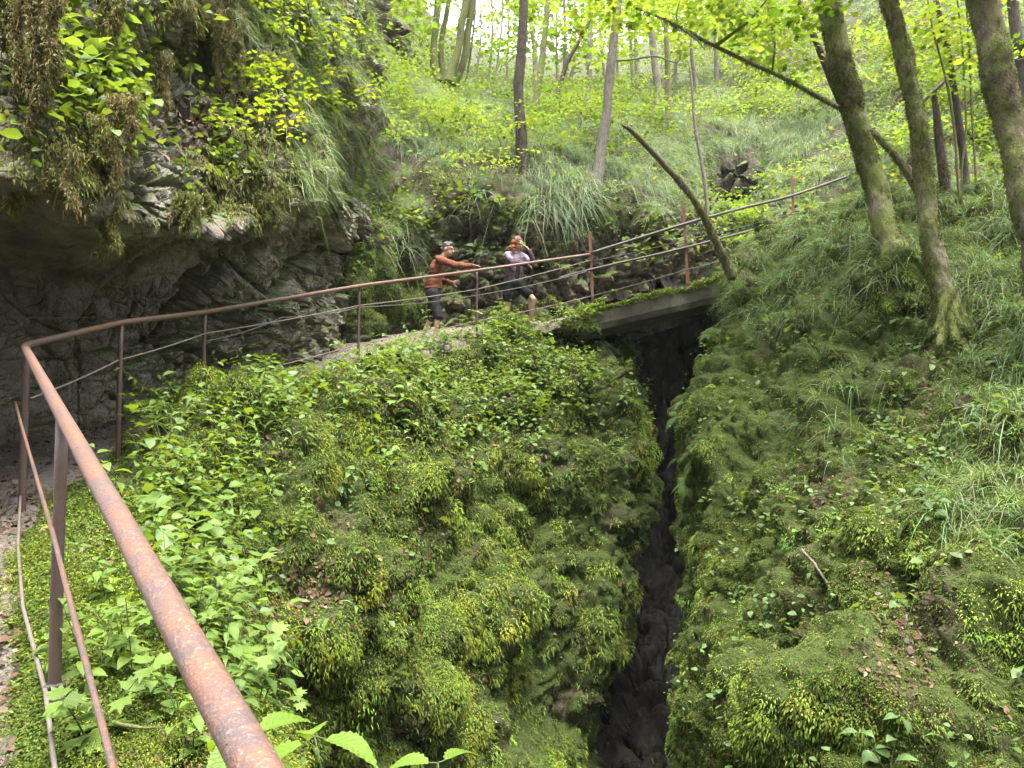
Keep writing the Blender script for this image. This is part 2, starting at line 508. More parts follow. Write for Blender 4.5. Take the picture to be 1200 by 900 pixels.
M['outcrop'] = m_rock('outcrop_rock', (0.018, 0.014, 0.011), (0.055, 0.04, 0.028), (0.11, 0.08, 0.055), 0.55, 2.0)
# ------------------------------------------------------------------ terrain
def PP(rows): return [[P(*q) if len(q) == 3 else A(*q[:3]) for q in r] for r in rows]

def lumps(amp, sc, seed, rough=0.12):
    def f(p, n):
        r = np.abs(fbm(p, sc, 3, seed)); b = fbm(p, sc * 2.3, 2, seed + 9)
        return amp * (1.1 * b + 0.9 * (0.6 - r)) + rough * amp * 2.2 * fbm(p, sc * 0.22, 4, seed + 5)
    return f

# --- the mossy mound inside the curve of the handrail (columns run along the rail, rows run down into the gorge)
_m = [
    [A(-0.1, 0.3, -1.5), A(0.2, 0.8, -1.6), A(0.35, 1.1, -1.95), A(0.45, 1.5, -2.7), A(0.55, 1.9, -3.6), A(0.6, 2.3, -4.5), A(0.7, 2.8, -6.0)],
    [A(-1.62, 2.55, -1.18), A(-1.32, 2.75, -1.0), A(-1.0, 2.95, -1.14), A(-0.82, 3.15, -1.7), A(-0.7, 3.4, -2.5), A(-0.6, 3.7, -3.5), A(-0.5, 4.2, -5.0)],
    [A(-3.1, 4.9, -0.9), A(-2.7, 4.9, -0.76), A(-2.25, 4.9, -0.8), A(-1.85, 5.0, -1.15), A(-1.6, 5.1, -1.8), A(-1.45, 5.3, -2.6), A(-1.3, 5.6, -4.2)],
    [A(-2.98, 6.6, -0.5), A(-2.45, 6.6, -0.44), A(-1.95, 6.7, -0.55), A(-1.5, 6.7, -1.0), A(-1.15, 6.6, -1.7), A(-0.85, 6.5, -2.6), A(-0.6, 6.4, -4.0)],
    [P(421, 436, 10), P(430, 458, 9.3), P(445, 495, 8.7), P(470, 565, 8.2), P(500, 665, 7.7), P(540, 790, 7.3), P(570, 980, 6.9)],
    [P(559, 400, 12.5), P(560, 422, 11.6), P(565, 470, 10.8), P(575, 550, 10.0), P(595, 650, 9.2), P(620, 780, 8.5), P(640, 980, 7.8)],
    [P(690, 392, 13.4), P(686, 414, 12.7), P(684, 462, 11.9), P(684, 540, 11.2), P(676, 640, 10.4), P(664, 780, 9.6), P(640, 980, 8.9)],
    [P(736, 404, 13.7), P(744, 436, 13.0), P(755, 485, 12.4), P(748, 550, 11.7), P(724, 650, 10.9), P(704, 770, 10.1), P(674, 980, 9.4)],
    [P(738, 404, 15.6), P(746, 436, 15.6), P(757, 485, 15.4), P(750, 550, 15.2), P(727, 650, 14.8), P(708, 770, 14.4), P(680, 980, 14.0)],
]
_m = np.swapaxes(np.array(_m), 0, 1)
_t0 = _m[0]; _mt = norm(np.gradient(_t0, axis=0)); _ms = norm(np.cross(_mt, [0, 0, 1.0]))
_ko = np.array([.0, .04, .04, .16, .42, .42, .42, .42, .42])[:, None]
_m = np.concatenate([[_t0 - _ms * _ko - np.array([0, 0, .10])], [_t0 - _ms * _ko * .3 + np.array([0, 0, 1.0]) * _ko * .16], _m[1:]], 0)
def mound_disp(p, n):
    px, py, d = proj(p)
    k = np.clip((d - 3.0) / 3.0, 0.25, 1.0)
    q = p + 0.2 * np.stack([fbm(p, .8, 2, 91), fbm(p, .8, 2, 92), fbm(p, .8, 2, 93)], 1)
    body = 0.28 * fbm(p, 1.5, 3, 3) + 0.30 * (np.abs(fbm(p, 0.85, 2, 4)) - .3) + 0.15 * (np.abs(fbm(p, 0.34, 2, 6)) - .3) + .06 * (np.abs(fbm(p, .15, 2, 9)) - .3) + 0.03 * fbm(p, .1, 3, 7)
    rocky = np.clip(fbm(p, 1.1, 3, 8) * 2.5 + .2, 0, 1)
    body = body + rocky * (0.08 * facets(q * np.array([1, 1, 1.1]), .6, 15) + .04 * facets(q, .22, 16))
    dent = blobs(px, py, [(405, 585, 22, 40, .34), (355, 690, 50, 40, .16), (340, 800, 60, 50, .22), (640, 800, 26, 60, .22), (700, 860, 30, 60, .2), (660, 600, 30, 16, .15)]) * (d > 5)
    lump = blobs(px, py, [(690, 565, 60, 40, .30), (620, 700, 50, 50, .14), (450, 720, 40, 40, .15), (560, 560, 60, 40, .12), (720, 680, 26, 60, .18)]) * (d > 5)
    return (k * (body - dent + lump) - 0.05) * np.clip((px - 70) / 110, .25, 1)
mound = Surf(_m, 520, 420, mound_disp)
mound.obj('mossy_bank', M['mound'], 'mossy rounded rock bank falling from the handrail path into the gorge')

# --- the slope on the right of the gorge
_r = PP([
    [(870, 312, 15.0), (872, 300, 14.4), (950, 252, 13.6), (1050, 222, 12.6), (1150, 222, 11.2), (1260, 226, 9.8), (1480, 200, 8.4)],
    [(864, 345, 14.6), (856, 345, 13.0), (935, 305, 11.8), (1035, 300, 10.0), (1110, 340, 8.9), (1215, 318, 8.2), (1450, 330, 7.2)],
    [(862, 405, 14.2), (842, 400, 12.2), (930, 385, 10.4), (1020, 395, 8.9), (1110, 408, 8.1), (1215, 405, 7.3), (1450, 420, 6.3)],
    [(850, 480, 13.6), (817, 480, 11.2), (900, 482, 9.4), (1000, 482, 7.9), (1110, 490, 7.0), (1215, 490, 6.4), (1450, 500, 5.6)],
    [(842, 580, 13.0), (806, 580, 10.3), (880, 580, 8.5), (980, 580, 6.9), (1090, 580, 6.0), (1215, 590, 5.3), (1450, 600, 4.7)],
    [(842, 690, 12.6), (806, 690, 9.6), (858, 700, 7.7), (960, 700, 5.9), (1080, 700, 5.0), (1215, 700, 4.4), (1450, 700, 4.0)],
    [(845, 810, 12.2), (812, 810, 9.0), (848, 820, 7.0), (940, 820, 5.2), (1060, 830, 4.3), (1215, 830, 3.8), (1450, 830, 3.4)],
    [(848, 990, 11.8), (815, 990, 8.6), (850, 1040, 6.5), (930, 1060, 4.6), (1050, 1060, 3.8), (1215, 1060, 3.3), (1450, 1060, 3.0)],
])
_rx = [A(11, 9, 5.5), A(10.5, 8, 3.2), A(10.2, 7, 2.0), A(10, 6, 1.1), A(9.5, 5, .3), A(9, 4, -.6), A(8.5, 3, -1.6), A(8, 2, -2.6)]
_r = [r + [x] for r, x in zip(_r, _rx)]
def rs_disp(p, n):
    px, py, d = proj(p)
    body = 0.20 * fbm(p, 1.2, 3, 21) + 0.26 * (np.abs(fbm(p, 0.7, 2, 22)) - .3) + 0.13 * (np.abs(fbm(p, .28, 2, 23)) - .3) + .05 * (np.abs(fbm(p, .12, 2, 29)) - .3) + .025 * fbm(p, .08, 3, 24)
    rocky = np.clip(fbm(p, .9, 3, 28) * 2.5, 0, 1)
    body = body + rocky * 0.10 * facets(p * np.array([1, 1, 1.5]), .5, 25)
    lump = blobs(px, py, [(960, 860, 75, 60, .24), (985, 680, 90, 70, .15), (840, 500, 30, 60, .15), (830, 700, 30, 70, .15), (1130, 690, 60, 50, .12), (1056, 340, 26, 34, .28), (870, 345, 26, 22, .2)])
    dent = blobs(px, py, [(1065, 700, 24, 50, .2), (1190, 830, 30, 60, .25), (1115, 392, 18, 20, .22), (1075, 790, 30, 40, .12), (885, 385, 20, 12, .15), (838, 340, 16, 18, .4)])
    return body + lump - dent
rslope = Surf(_r, 520, 460, rs_disp)
rslope.obj('gorge_slope', M['slope'], 'steep mossy slope rising right of the gorge to the leaning trees')

# --- rock at the back of the gorge slot, its shade put into the colour
def gorge_disp(p, n):
    return 0.30 * facets(p * np.array([1, 1, 0.28]), 0.9, 5) + 0.07 * facets(p * np.array([1, 1, .5]), 0.35, 9) + 0.1 * fbm(p, 0.7, 4, 2)
_g = PP([
    [(640, 345, 15.2), (720, 345, 15.4), (800, 340, 15.6), (880, 330, 15.4), (940, 325, 14.8)],
    [(640, 420, 16.4), (720, 420, 17.4), (800, 420, 17.6), (880, 420, 17), (940, 420, 16)],
    [(640, 540, 16.4), (720, 540, 17.4), (800, 540, 17.6), (880, 540, 17), (940, 540, 16)],
    [(640, 660, 15.8), (720, 660, 16.4), (790, 660, 16.6), (860, 660, 16.2), (940, 660, 15.4)],
    [(640, 780, 13.6), (700, 780, 13.6), (765, 770, 13.4), (830, 780, 13.6), (940, 780, 13.6)],
    [(640, 900, 10.8), (700, 890, 10.8), (762, 870, 10.5), (820, 890, 10.8), (940, 900, 11)],
    [(600, 1100, 8.6), (690, 1100, 8.6), (760, 1100, 8.4), (830, 1100, 8.4), (960, 1100, 8.6)],
])
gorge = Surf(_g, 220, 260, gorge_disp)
gorge.obj('gorge_wall', M['gorge'], 'wet rock at the back of the narrow gorge under the footbridge, its colour darkened for shade')

# --- the path: strip outside the handrail, over the bridge and on
RAIL = [P(300, 900, 0.78), P(28, 405, 4.9), P(142, 378, 6.0), P(240, 366, 7.2), P(421, 335, 10.0), P(559, 317, 12.4), P(692, 298, 13.4)]
RAILH = 1.08
_in = [A(0.3, -1.2, -1.75)] + [r - np.array([0, 0, RAILH]) for r in RAIL] + [P(803, 342, 13.5), P(929, 292, 15.0), P(1030, 250, 16.5)]
_out = [A(-2.2, -1.2, -1.6), A(-2.4, 0.6, -1.45), A(-5.2, 5.6, -0.85), A(-5.0, 7.4, -0.5), A(-4.6, 8.8, -0.2), A(-3.4, 11.4, 0.45), A(-1.5, 14.6, 1.05), A(1.2, 15.6, 1.35), A(3.4, 15.8, 1.9), A(5.8, 17.2, 2.75), A(8.0, 18.2, 3.4)]
_in = np.array(_in); _out = np.array(_out)
_in2 = _in + norm(_in - _out) * 0.18 - np.array([0, 0, 0.10])
path = Surf(np.stack([_in2, _in, _in * 0.66 + _out * 0.34, _in * 0.33 + _out * 0.67, _out], 0), 500, 60,
            lambda p, n: 0.035 * fbm(p, 0.5, 4, 4) + 0.012 * fbm(p, 0.07, 2, 6), face_cam=False)
if path.N[..., 2].mean() < 0: path.flip = True; path._normals()
path.obj('path', M['path'], 'pale gravel footpath climbing beside the handrail under the rock overhang')

# --- the limestone cliff with its overhang, left of the path
def cliff_disp(p, n):
    q = p + 0.10 * np.stack([fbm(p, 1.2, 2, 31), fbm(p, 1.2, 2, 32), fbm(p, 1.2, 2, 33)], 1)
    px, py, d = proj(p)
    rough = np.clip((px - 60) / 220, 0.2, 1.0)
    over = np.clip((py - 235) / 40, 0, 1) * np.clip((350 - py) / 60, 0, 1) * np.clip((330 - px) / 120, 0, 1)
    rough = rough * (1 - 0.6 * over)
    qa = q @ np.array([[.92, .1, -.38], [0, 1, .1], [.38, -.1, .92]])
    return rough * (0.24 * facets(qa * np.array([.8, .8, 1.3]), 1.1, 41) + 0.12 * facets(qa * np.array([.9, .9, 1.3]), 0.38, 51) + 0.06 * facets(qa * np.array([1, 1, 1.6]), 0.16, 61) + .02 * facets(qa, .07, 63)) + 0.12 * fbm(p, 0.8, 5, 12) - blobs(px, py, [(430, 205, 34, 36, 1.2), (235, 85, 26, 22, .5), (25, 250, 40, 14, .3)])
_c = PP([
    [(-420, -420, 3.6), (-160, -420, 5.4), (0, -420, 6.0), (110, -420, 6.6), (215, -400, 7.9), (310, -380, 9.6), (400, -300, 12.5), (450, -200, 16)],
    [(-420, -180, 3.3), (-160, -180, 4.8), (0, -180, 5.3), (110, -180, 5.9), (215, -170, 7.3), (300, -160, 9.2), (390, -110, 12.2), (450, -40, 15.5)],
    [(-420, -20, 3.1), (-160, -20, 4.5), (0, -20, 4.9), (110, -10, 5.4), (215, 10, 7.1), (300, 10, 9.0), (385, 30, 11.8), (445, 70, 14.8)],
    [(-420, 100, 3.0), (-160, 100, 4.2), (-5, 100, 4.6), (110, 110, 5.1), (218, 85, 7.9), (305, 95, 8.9), (385, 110, 11.0), (445, 140, 13.8)],
    [(-420, 165, 2.95), (-160, 165, 4.1), (-5, 170, 4.5), (115, 185, 5.0), (225, 150, 6.9), (315, 165, 8.1), (388, 170, 10.3), (447, 190, 13.2)],
    [(-420, 230, 2.9), (-160, 225, 4.0), (-10, 228, 4.5), (122, 262, 5.2), (225, 264, 6.4), (320, 248, 7.8), (388, 226, 10.2), (444, 222, 13.1)],
    [(-420, 275, 4.0), (-160, 270, 5.2), (-10, 290, 6.3), (115, 302, 7.1), (222, 296, 7.9), (330, 275, 9.2), (396, 252, 10.9), (440, 250, 13.2)],
    [(-420, 330, 4.2), (-160, 335, 5.6), (-10, 340, 6.9), (112, 345, 7.7), (225, 335, 8.5), (338, 305, 9.9), (396, 280, 11.4), (436, 276, 13.5)],
    [(-420, 420, 4.1), (-160, 420, 5.6), (-10, 420, 6.9), (112, 415, 7.7), (228, 400, 8.8), (342, 350, 10.3), (392, 315, 11.7), (430, 304, 13.8)],
    [(-420, 640, 3.8), (-160, 540, 5.4), (-10, 530, 6.7), (112, 510, 7.5), (230, 470, 8.7), (344, 430, 10.3), (386, 390, 11.7), (424, 370, 13.9)],
    [(-420, 800, 3.8), (-160, 640, 5.4), (-10, 600, 6.7), (112, 570, 7.5), (230, 530, 8.7), (344, 480, 10.3), (384, 450, 11.8), (420, 430, 13.9)],
])
cliff = Surf(_c, 640, 700, cliff_disp)
cliff.obj('cliff', M['cliff'], 'grey limestone cliff with a dark overhang above the path, mossy on top', smooth=False)

# --- the bank behind the path and the wooded hillside above it
def bank_disp(p, n):
    px, py, d = proj(p)
    low = np.clip((py - 225) / 40 + blobs(px, py, [(862, 200, 40, 36, 1.5), (440, 40, 40, 34, 1.5)]), 0, 1) * np.clip((24.0 - d) / 3, 0, 1)
    hole = blobs(px, py, [(455, 212, 30, 34, 1.5), (850, 196, 26, 26, 1.6), (885, 190, 20, 24, .8), (577, 160, 12, 9, .9), (432, 36, 20, 14, 1.4), (880, 100, 26, 14, 1.2), (1150, 150, 20, 14, 1.0), (700, 262, 12, 9, .5), (545, 275, 22, 12, .6)]) * (d > 11)
    return -hole + low * (0.26 * facets(p, 0.75, 71) + 0.13 * facets(p, 0.28, 81) + .05 * facets(p, .12, 83)) + 0.22 * fbm(p, 2.2, 4, 14) + 0.10 * fbm(p, 0.5, 3, 15)
_cols = {
    0: [(300, 420, 12.6), (320, 330, 12.8), (330, 280, 13.2), (340, 200, 13.6), (345, 130, 14.5), (345, 60, 16), (340, -40, 19), (330, -160, 22), (300, -300, 25), (280, -420, 30)],
    1: [(398, 410, 12.6), (404, 330, 12.6), (404, 272, 12.9), (412, 215, 13.5), (420, 160, 15), (425, 95, 17.5), (420, 20, 20), (410, -60, 24), (390, -160, 28), (380, -260, 34)],
    2: [(468, 420, 14.2), (470, 325, 14.3), (472, 276, 14.4), (480, 236, 14.9), (490, 182, 16), (500, 132, 19), (500, 92, 24), (500, 60, 32), (495, 30, 44), (490, 0, 60)],
    3: [(560, 420, 14.8), (560, 320, 14.9), (560, 256, 14.9), (560, 216, 15.4), (570, 176, 16.8), (580, 135, 20.5), (580, 108, 28), (580, 88, 40), (580, 76, 56), (580, 64, 80)],
    4: [(650, 420, 15.3), (650, 310, 15.3), (650, 244, 15.3), (650, 208, 15.9), (650, 172, 17.5), (650, 138, 21.5), (650, 112, 29), (650, 92, 42), (650, 78, 60), (650, 64, 86)],
    5: [(740, 400, 15.8), (740, 300, 15.8), (740, 256, 15.9), (740, 218, 16.7), (740, 178, 18.6), (740, 140, 22.5), (740, 112, 29), (740, 90, 42), (740, 72, 60), (740, 56, 86)],
    6: [(830, 370, 16.4), (830, 290, 16.6), (830, 264, 17.0), (830, 236, 18.5), (830, 192, 20.5), (830, 145, 23.5), (830, 108, 29), (830, 74, 40), (830, 44, 56), (830, 16, 80)],
    7: [(905, 345, 17.0), (905, 272, 17.2), (905, 250, 18.0), (905, 222, 19.4), (905, 180, 21.2), (905, 132, 24), (905, 84, 29), (905, 36, 37), (905, -10, 50), (905, -60, 70)],
    8: [(985, 325, 16.4), (985, 250, 17.0), (985, 232, 17.6), (985, 206, 18.6), (985, 170, 20), (985, 118, 22.4), (985, 60, 27), (985, 0, 33), (985, -70, 42), (985, -160, 56)],
    9: [(1070, 310, 14.6), (1070, 240, 15.2), (1070, 218, 15.8), (1070, 192, 16.8), (1070, 150, 18.4), (1070, 90, 21), (1070, 20, 25), (1070, -60, 30), (1070, -150, 37), (1070, -260, 47)],
    10: [(1180, 310, 12.2), (1180, 246, 12.7), (1180, 218, 13.5), (1180, 180, 14.8), (1180, 120, 17), (1180, 50, 20), (1180, -40, 24), (1180, -130, 29), (1180, -240, 35), (1180, -360, 43)],
    11: [(1420, 310, 9.4), (1420, 220, 9.9), (1420, 180, 10.6), (1420, 130, 11.8), (1420, 60, 14), (1420, -30, 17), (1420, -130, 20), (1420, -240, 24), (1420, -360, 29), (1420, -480, 35)],
}
_bx = [A(12, 7, 3), A(12.5, 8, 4.2), A(13, 9, 5), A(14, 10, 6.2), A(16, 12, 8.5), A(19, 14, 11.5), A(22, 16, 15), A(26, 18, 19), A(30, 20, 23), A(36, 24, 28)]
_b = np.swapaxes(np.array([[P(*q) for q in _cols[k]] for k in range(12)] + [_bx]), 0, 1)
hill = Surf(_b, 520, 480, bank_disp)

def hill_obj():
    o = hill.obj('hillside', M['hill'], 'grassy wooded hillside rising behind the path and the footbridge')
    o.data.materials.append(M['bank'])
    nv, nu = hill.V.shape[:2]
    cen = (hill.V[:-1, :-1] + hill.V[1:, 1:]).reshape(-1, 3) / 2
    px, py, d = proj(cen)
    nz = fbm(cen, 0.8, 4, 8)
    rock = ((py > 232 + 14 * nz) & (px > 470 + 30 * nz) & (px < 985) & (d < 18.6)) | (blobs(px, py, [(450, 210, 50, 55, 1.2), (860, 195, 40, 38, 1.2), (575, 160, 14, 12, 1.0), (435, 42, 34, 36, 1.1), (1150, 150, 20, 14, .8)]) + 0.25 * nz > 0.62)
    o.data.polygons.foreach_set('material_index', rock.astype(np.int32))
    o.data.update()
    return o
hill_obj()

# --- ground below and beyond, one sheet reaching far out
_gs = np.array([[A(x, y, z) for x in (-400, -60, -12, 0, 12, 60, 400)] for (y, z) in ((-120, -9), (-20, -6.4), (0, -6.2), (10, -6.2), (20, -6.5), (60, -8), (400, -10))])
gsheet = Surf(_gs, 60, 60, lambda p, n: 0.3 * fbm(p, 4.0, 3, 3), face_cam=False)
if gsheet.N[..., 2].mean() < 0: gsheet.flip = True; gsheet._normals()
gsheet.obj('ground', M['gorge'], 'wet ground at the bottom of the gorge, its colour darkened for shade')

# --- unseen valley side added round the camera, so light comes from above only
_an = np.radians(np.linspace(196, 366, 24)); _rings = [(8.5, -4.0), (10, 0.5), (13, 5.0), (19, 12.0), (28, 21.0), (42, 31.0), (70, 40.0)]
_far = np.array([[np.array([np.cos(a) * r * 1.05, np.sin(a) * r + 2.0, z + 1.5]) for a in _an] for r, z in _rings])
back_hill = Surf(_far, 120, 70, lambda p, n: .5 * fbm(p, 4.0, 4, 77))
back_hill.obj('unseen_valley_side', M['hill'], 'unseen far side of the valley behind the viewpoint, added to block low sky light')
# ------------------------------------------------------------------ handrail
def sag(a, b, n=8, s=0.03):
    t = np.linspace(0, 1, n)[:, None]
    return a * (1 - t) + b * t - np.array([0, 0, 1.0]) * s * 4 * t * (1 - t)

def smooth_path(pts, n):
    return catmull(np.array(pts), n)

def rail_pt(d):
    """point of the straight near run of the rail at forward distance d"""
    a, b = RAIL[0], RAIL[1]
    return a + (b - a) * (d - 0.78) / (4.9 - 0.78)

hr = empty('handrail', tuple(RAIL[2] - np.array([0, 0, RAILH])), 'rusty tubular handrail with thin posts and cables curving along the path from the foreground', 'handrail')
near = [rail_pt(0.12), rail_pt(0.5), rail_pt(0.8), rail_pt(1.6), rail_pt(2.6), rail_pt(3.6), rail_pt(4.5)]
b = RAIL[1]
u0 = norm(b - RAIL[0]); u1 = norm(RAIL[2] - b)
bend = [b - u0 * 0.16, b - u0 * 0.07 + u1 * 0.012, b + (u1 - u0) * 0.03, b + u1 * 0.07 - u0 * 0.012, b + u1 * 0.16]
def poly(pts, n):
    out = []
    for a_, c_ in zip(pts[:-1], pts[1:]): out.append(np.array(a_) + (np.array(c_) - np.array(a_)) * np.linspace(0, 1, n)[:-1, None])
    return np.concatenate(out + [np.array([pts[-1]])])
far = poly([b + u1 * 0.16] + RAIL[2:], 14)
for _ in range(3): far[1:-1] = (far[:-2] + 2 * far[1:-1] + far[2:]) / 4
_rp = np.concatenate([smooth_path(near, 60), np.array(bend), far[1:]])
v, l, s = tube(_rp, 0.0235, 20, bump=0.02, bscale=0.03, seed=4)
obj_np('top_rail', v, l, s, M['rail'], hr)

def post(top, h, r, mat, parent, over=0.0, ttop=None):
    top = np.asarray(top, float)
    pts = np.array([top + [0, 0, over], top - [0.004, 0, h * 0.5], top - [0, 0, h]])
    v, l, s = tube(smooth_path(pts, 9), r, 12, bump=0.03, bscale=0.05, seed=int(top[0] * 97) & 255)
    return obj_np('post', v, l, s, mat, parent)
for i, (q, r) in enumerate([(rail_pt(0.80), .021), (rail_pt(2.61), .0195), (RAIL[1] + u1 * 0.03, .022), (RAIL[2], .0185), (RAIL[3], .0185), (RAIL[4], .0185), (RAIL[5], .0185)]):
    post(q - np.array([0, 0, 0.015]), RAILH + 0.25, r, M['post'], hr)

def cable(pts, r, parent, mat='cable', sg=0.02, name='cable'):
    pl = [sag(np.array(a), np.array(c), 9, sg)[:-1] for a, c in zip(pts[:-1], pts[1:])] + [np.array([pts[-1]])]
    v, l, s = tube(np.concatenate(pl), r, 8, bump=0.05, bscale=0.02)
    return obj_np(name, v, l, s, M[mat], parent)
dn = np.array([0, 0, -1.0])
left_n = norm(np.array([-u0[1], u0[0], 0.0])) * 0.024
cable([rail_pt(0.75) + dn * .40 + left_n, rail_pt(2.61) + dn * .375 + left_n, RAIL[1] + dn * .36 + left_n * 1.6], 0.0075, hr, 'rail', 0.006)
cable([rail_pt(0.9) + dn * 1.0 + left_n, rail_pt(1.9) + dn * .98 + left_n * 1.3, rail_pt(2.58) + dn * .90 + left_n * 1.3, P(27, 712, 3.25), P(21, 640, 4.1), P(24, 580, 4.9)], 0.0075, hr, 'cable', 0.0)
fwd = np.array([0, -0.022, 0])
cable([P(36, 467, 4.86), P(139, 422, 5.98), P(240, 391, 7.18), P(421, 358, 9.98), P(559, 339, 12.38), P(692, 305, 13.38)], 0.0072, hr, 'cable', 0.012)
cable([P(240, 400, 7.2), P(330, 372, 8.6), P(421, 360, 10.02), P(559, 346, 12.42), P(692, 317, 13.4)], 0.006, hr, 'cable', 0.03)
cable([P(240, 448, 7.2), P(421, 403, 10.0), P(559, 376, 12.4), P(692, 347, 13.4)], 0.0065, hr, 'cable', 0.02)
# clip tying the low cable to the near post
v, l, s = tube(sag(rail_pt(2.6) + dn * .90 + left_n * 1.5, rail_pt(2.6) + dn * .90 - left_n * 1.2, 5, 0), 0.010, 10)
obj_np('cable_clip', v, l, s, M['bridge_rail'], hr)

# ------------------------------------------------------------------ footbridge
fb = empty('footbridge', tuple(P(770, 365, 13.6)), 'short sloping concrete slab footbridge with a mossy edge over the dark gorge', 'footbridge')
aL, aR = P(679, 367, 13.25), P(858, 326, 12.95)
bL, bR = P(679, 391, 13.27), P(858, 350, 12.97)
back = np.array([0.12, 1.35, 0.0])
n = 40
t = np.linspace(0, 1, n)[:, None]
ft, fbm_ = aL * (1 - t) + aR * t, bL * (1 - t) + bR * t
sec = np.stack([ft, ft + back, fbm_ + back, fbm_ + np.array([0, 0.05, 0]), fbm_ * 0.72 + ft * 0.28 + np.array([0, -0.004, 0])], 1)
fl = sec.reshape(-1, 3); fl = fl + 0.012 * np.stack([fbm(fl, 0.25, 3, 1), fbm(fl, 0.25, 3, 2), fbm(fl, 0.25, 3, 3)], 1)
i, j = np.meshgrid(np.arange(n - 1), np.arange(5), indexing='ij'); j2 = (j + 1) % 5
q = np.stack([i * 5 + j, i * 5 + j2, (i + 1) * 5 + j2, (i + 1) * 5 + j], -1).reshape(-1, 4)
l, s = quads(q)
l = np.concatenate([l, np.arange(5)[::-1], (n - 1) * 5 + np.arange(5)]); s = np.concatenate([s, [len(q) * 4, len(q) * 4 + 5]])
obj_np('slab', fl, l, s, M['concrete'], fb, smooth=False)

def moss_fuzz(pos, nrm, L, W, col, droop=0.5, segs=2, jit=0.7):
    d = norm(nrm + rng.normal(0, jit, pos.shape))
    n_ = len(pos)
    return blades(pos, d, L * np.exp(rng.normal(0, .3, n_)), W, droop * (0.6 + 0.8 * rng.random(n_)), col, segs, tipw=0.3)

n = 16000
tt = rng.random(n)
edge = (aL[None] * (1 - tt[:, None]) + aR[None] * tt[:, None]) + np.array([0, 0.0, 0.0])
off = rng.random((n, 1)) * np.array([[0.02, 0.22, 0]])
thick = 0.075 + 0.06 * (fbm(edge, 0.5, 3, 44) > 0) + 0.03 * fbm(edge, 0.25, 3, 45)
pos = edge + off + np.array([0, -0.03, 0]) + np.stack([0 * tt, 0 * tt, rng.random(n) * np.maximum(thick, 0.02) - 0.03], 1)
v, l, s, c = moss_fuzz(pos, np.tile([0, -0.6, 0.6], (n, 1)), 0.035, 0.014, jitter_col((0.12, 0.16, 0.02), n, .3, .15))
obj_np('moss_edge', v, l, s, M['moss'], fb, col=c)
# mossy abutment stone under the left end
def rock(center, size, seed, sub=3, rough=0.25, fs=0.9):
    import bmesh
    bm = bmesh.new(); bmesh.ops.create_icosphere(bm, subdivisions=sub, radius=1.0)
    p = np.array([q.co[:] for q in bm.verts]); f = np.array([[q.index for q in g.verts] for g in bm.faces]); bm.free()
    r = 1 + rough * facets(p + np.array([seed * 3.71, seed * 1.37, seed * 2.93]), fs, seed) + 0.12 * fbm(p + seed, 0.6, 3, seed)
    p = p * r[:, None] * np.asarray(size) + np.asarray(center)
    return p, f.ravel(), np.arange(len(f)) * 3
v, l, s = rock(P(676, 386, 13.2), (0.34, 0.25, 0.17), 3, 4)
obj_np('abutment', v, l, s, M['bank'], fb)
n = 2500
th = rng.normal(0, 1, (n, 3)); th = norm(th * np.array([1, 1, 1])); th[:, 2] = np.abs(th[:, 2]); th[:, 1] = -np.abs(th[:, 1])
v, l, s, c = moss_fuzz(P(676, 386, 13.2) + th * np.array([.36, .27, .18]), th, 0.05, 0.017, jitter_col((0.08, 0.11, 0.02), n, .3, .15))
obj_np('abutment_moss', v, l, s, M['moss'], fb, col=c)

# ------------------------------------------------------------------ bridge railing
br = empty('bridge_railing', tuple(P(692, 358, 13.4)), 'old railing on the footbridge with reddish posts, a thick top rail, a bar and wires', 'railing')
b1, b2, b3 = P(692, 297, 13.4), P(804, 262, 13.45), P(929, 229, 15.0)
def rodline(name, pts, r, mat, sm=40):
    v, l, s = tube(smooth_path(pts, sm), r, 12, bump=0.04, bscale=0.06)
    return obj_np(name, v, l, s, M[mat], br)
rodline('top_rail', [b1 - [0.05, 0, 0.012], b2, P(870, 244, 14.2), b3, P(992, 207, 16.0)], 0.026, 'bridge_rail')
rodline('mid_bar', [P(655, 326, 13.25), P(692, 316, 13.38), P(804, 290, 13.43), P(929, 257, 14.98)], 0.021, 'bridge_rail')
cable([P(692, 306, 13.38), P(804, 281, 13.43), P(929, 250, 14.98)], 0.007, br, 'bridge_rail', 0.02)
cable([P(640, 362, 13.3), P(692, 347, 13.38), P(804, 316, 13.43), P(858, 300, 13.9)], 0.008, br, 'bridge_rail', 0.02)
for (top, bot, d) in (((691, 271), (695, 362), 13.4), ((801, 240), (806, 332), 13.45), ((928, 206), (931, 275), 15.0)):
    pa, pb = P(*top, d), P(*bot, d)
    # angle-iron post
    ac = Acc()
    mid = (pa + pb) / 2; hgt = np.linalg.norm(pa - pb)
    zd = norm(pa - pb); xd = norm(np.cross([0, 1.0, 0], zd)); yd = np.cross(zd, xd)
    R = np.stack([xd, yd, zd], 1)
    ac.add(*box(mid, (0.05, 0.009, hgt), R)); ac.add(*box(mid + xd * 0.022 + yd * 0.03, (0.009, 0.05, hgt), R))
    ac.obj('post', M['bridge_post'], br, smooth=False)

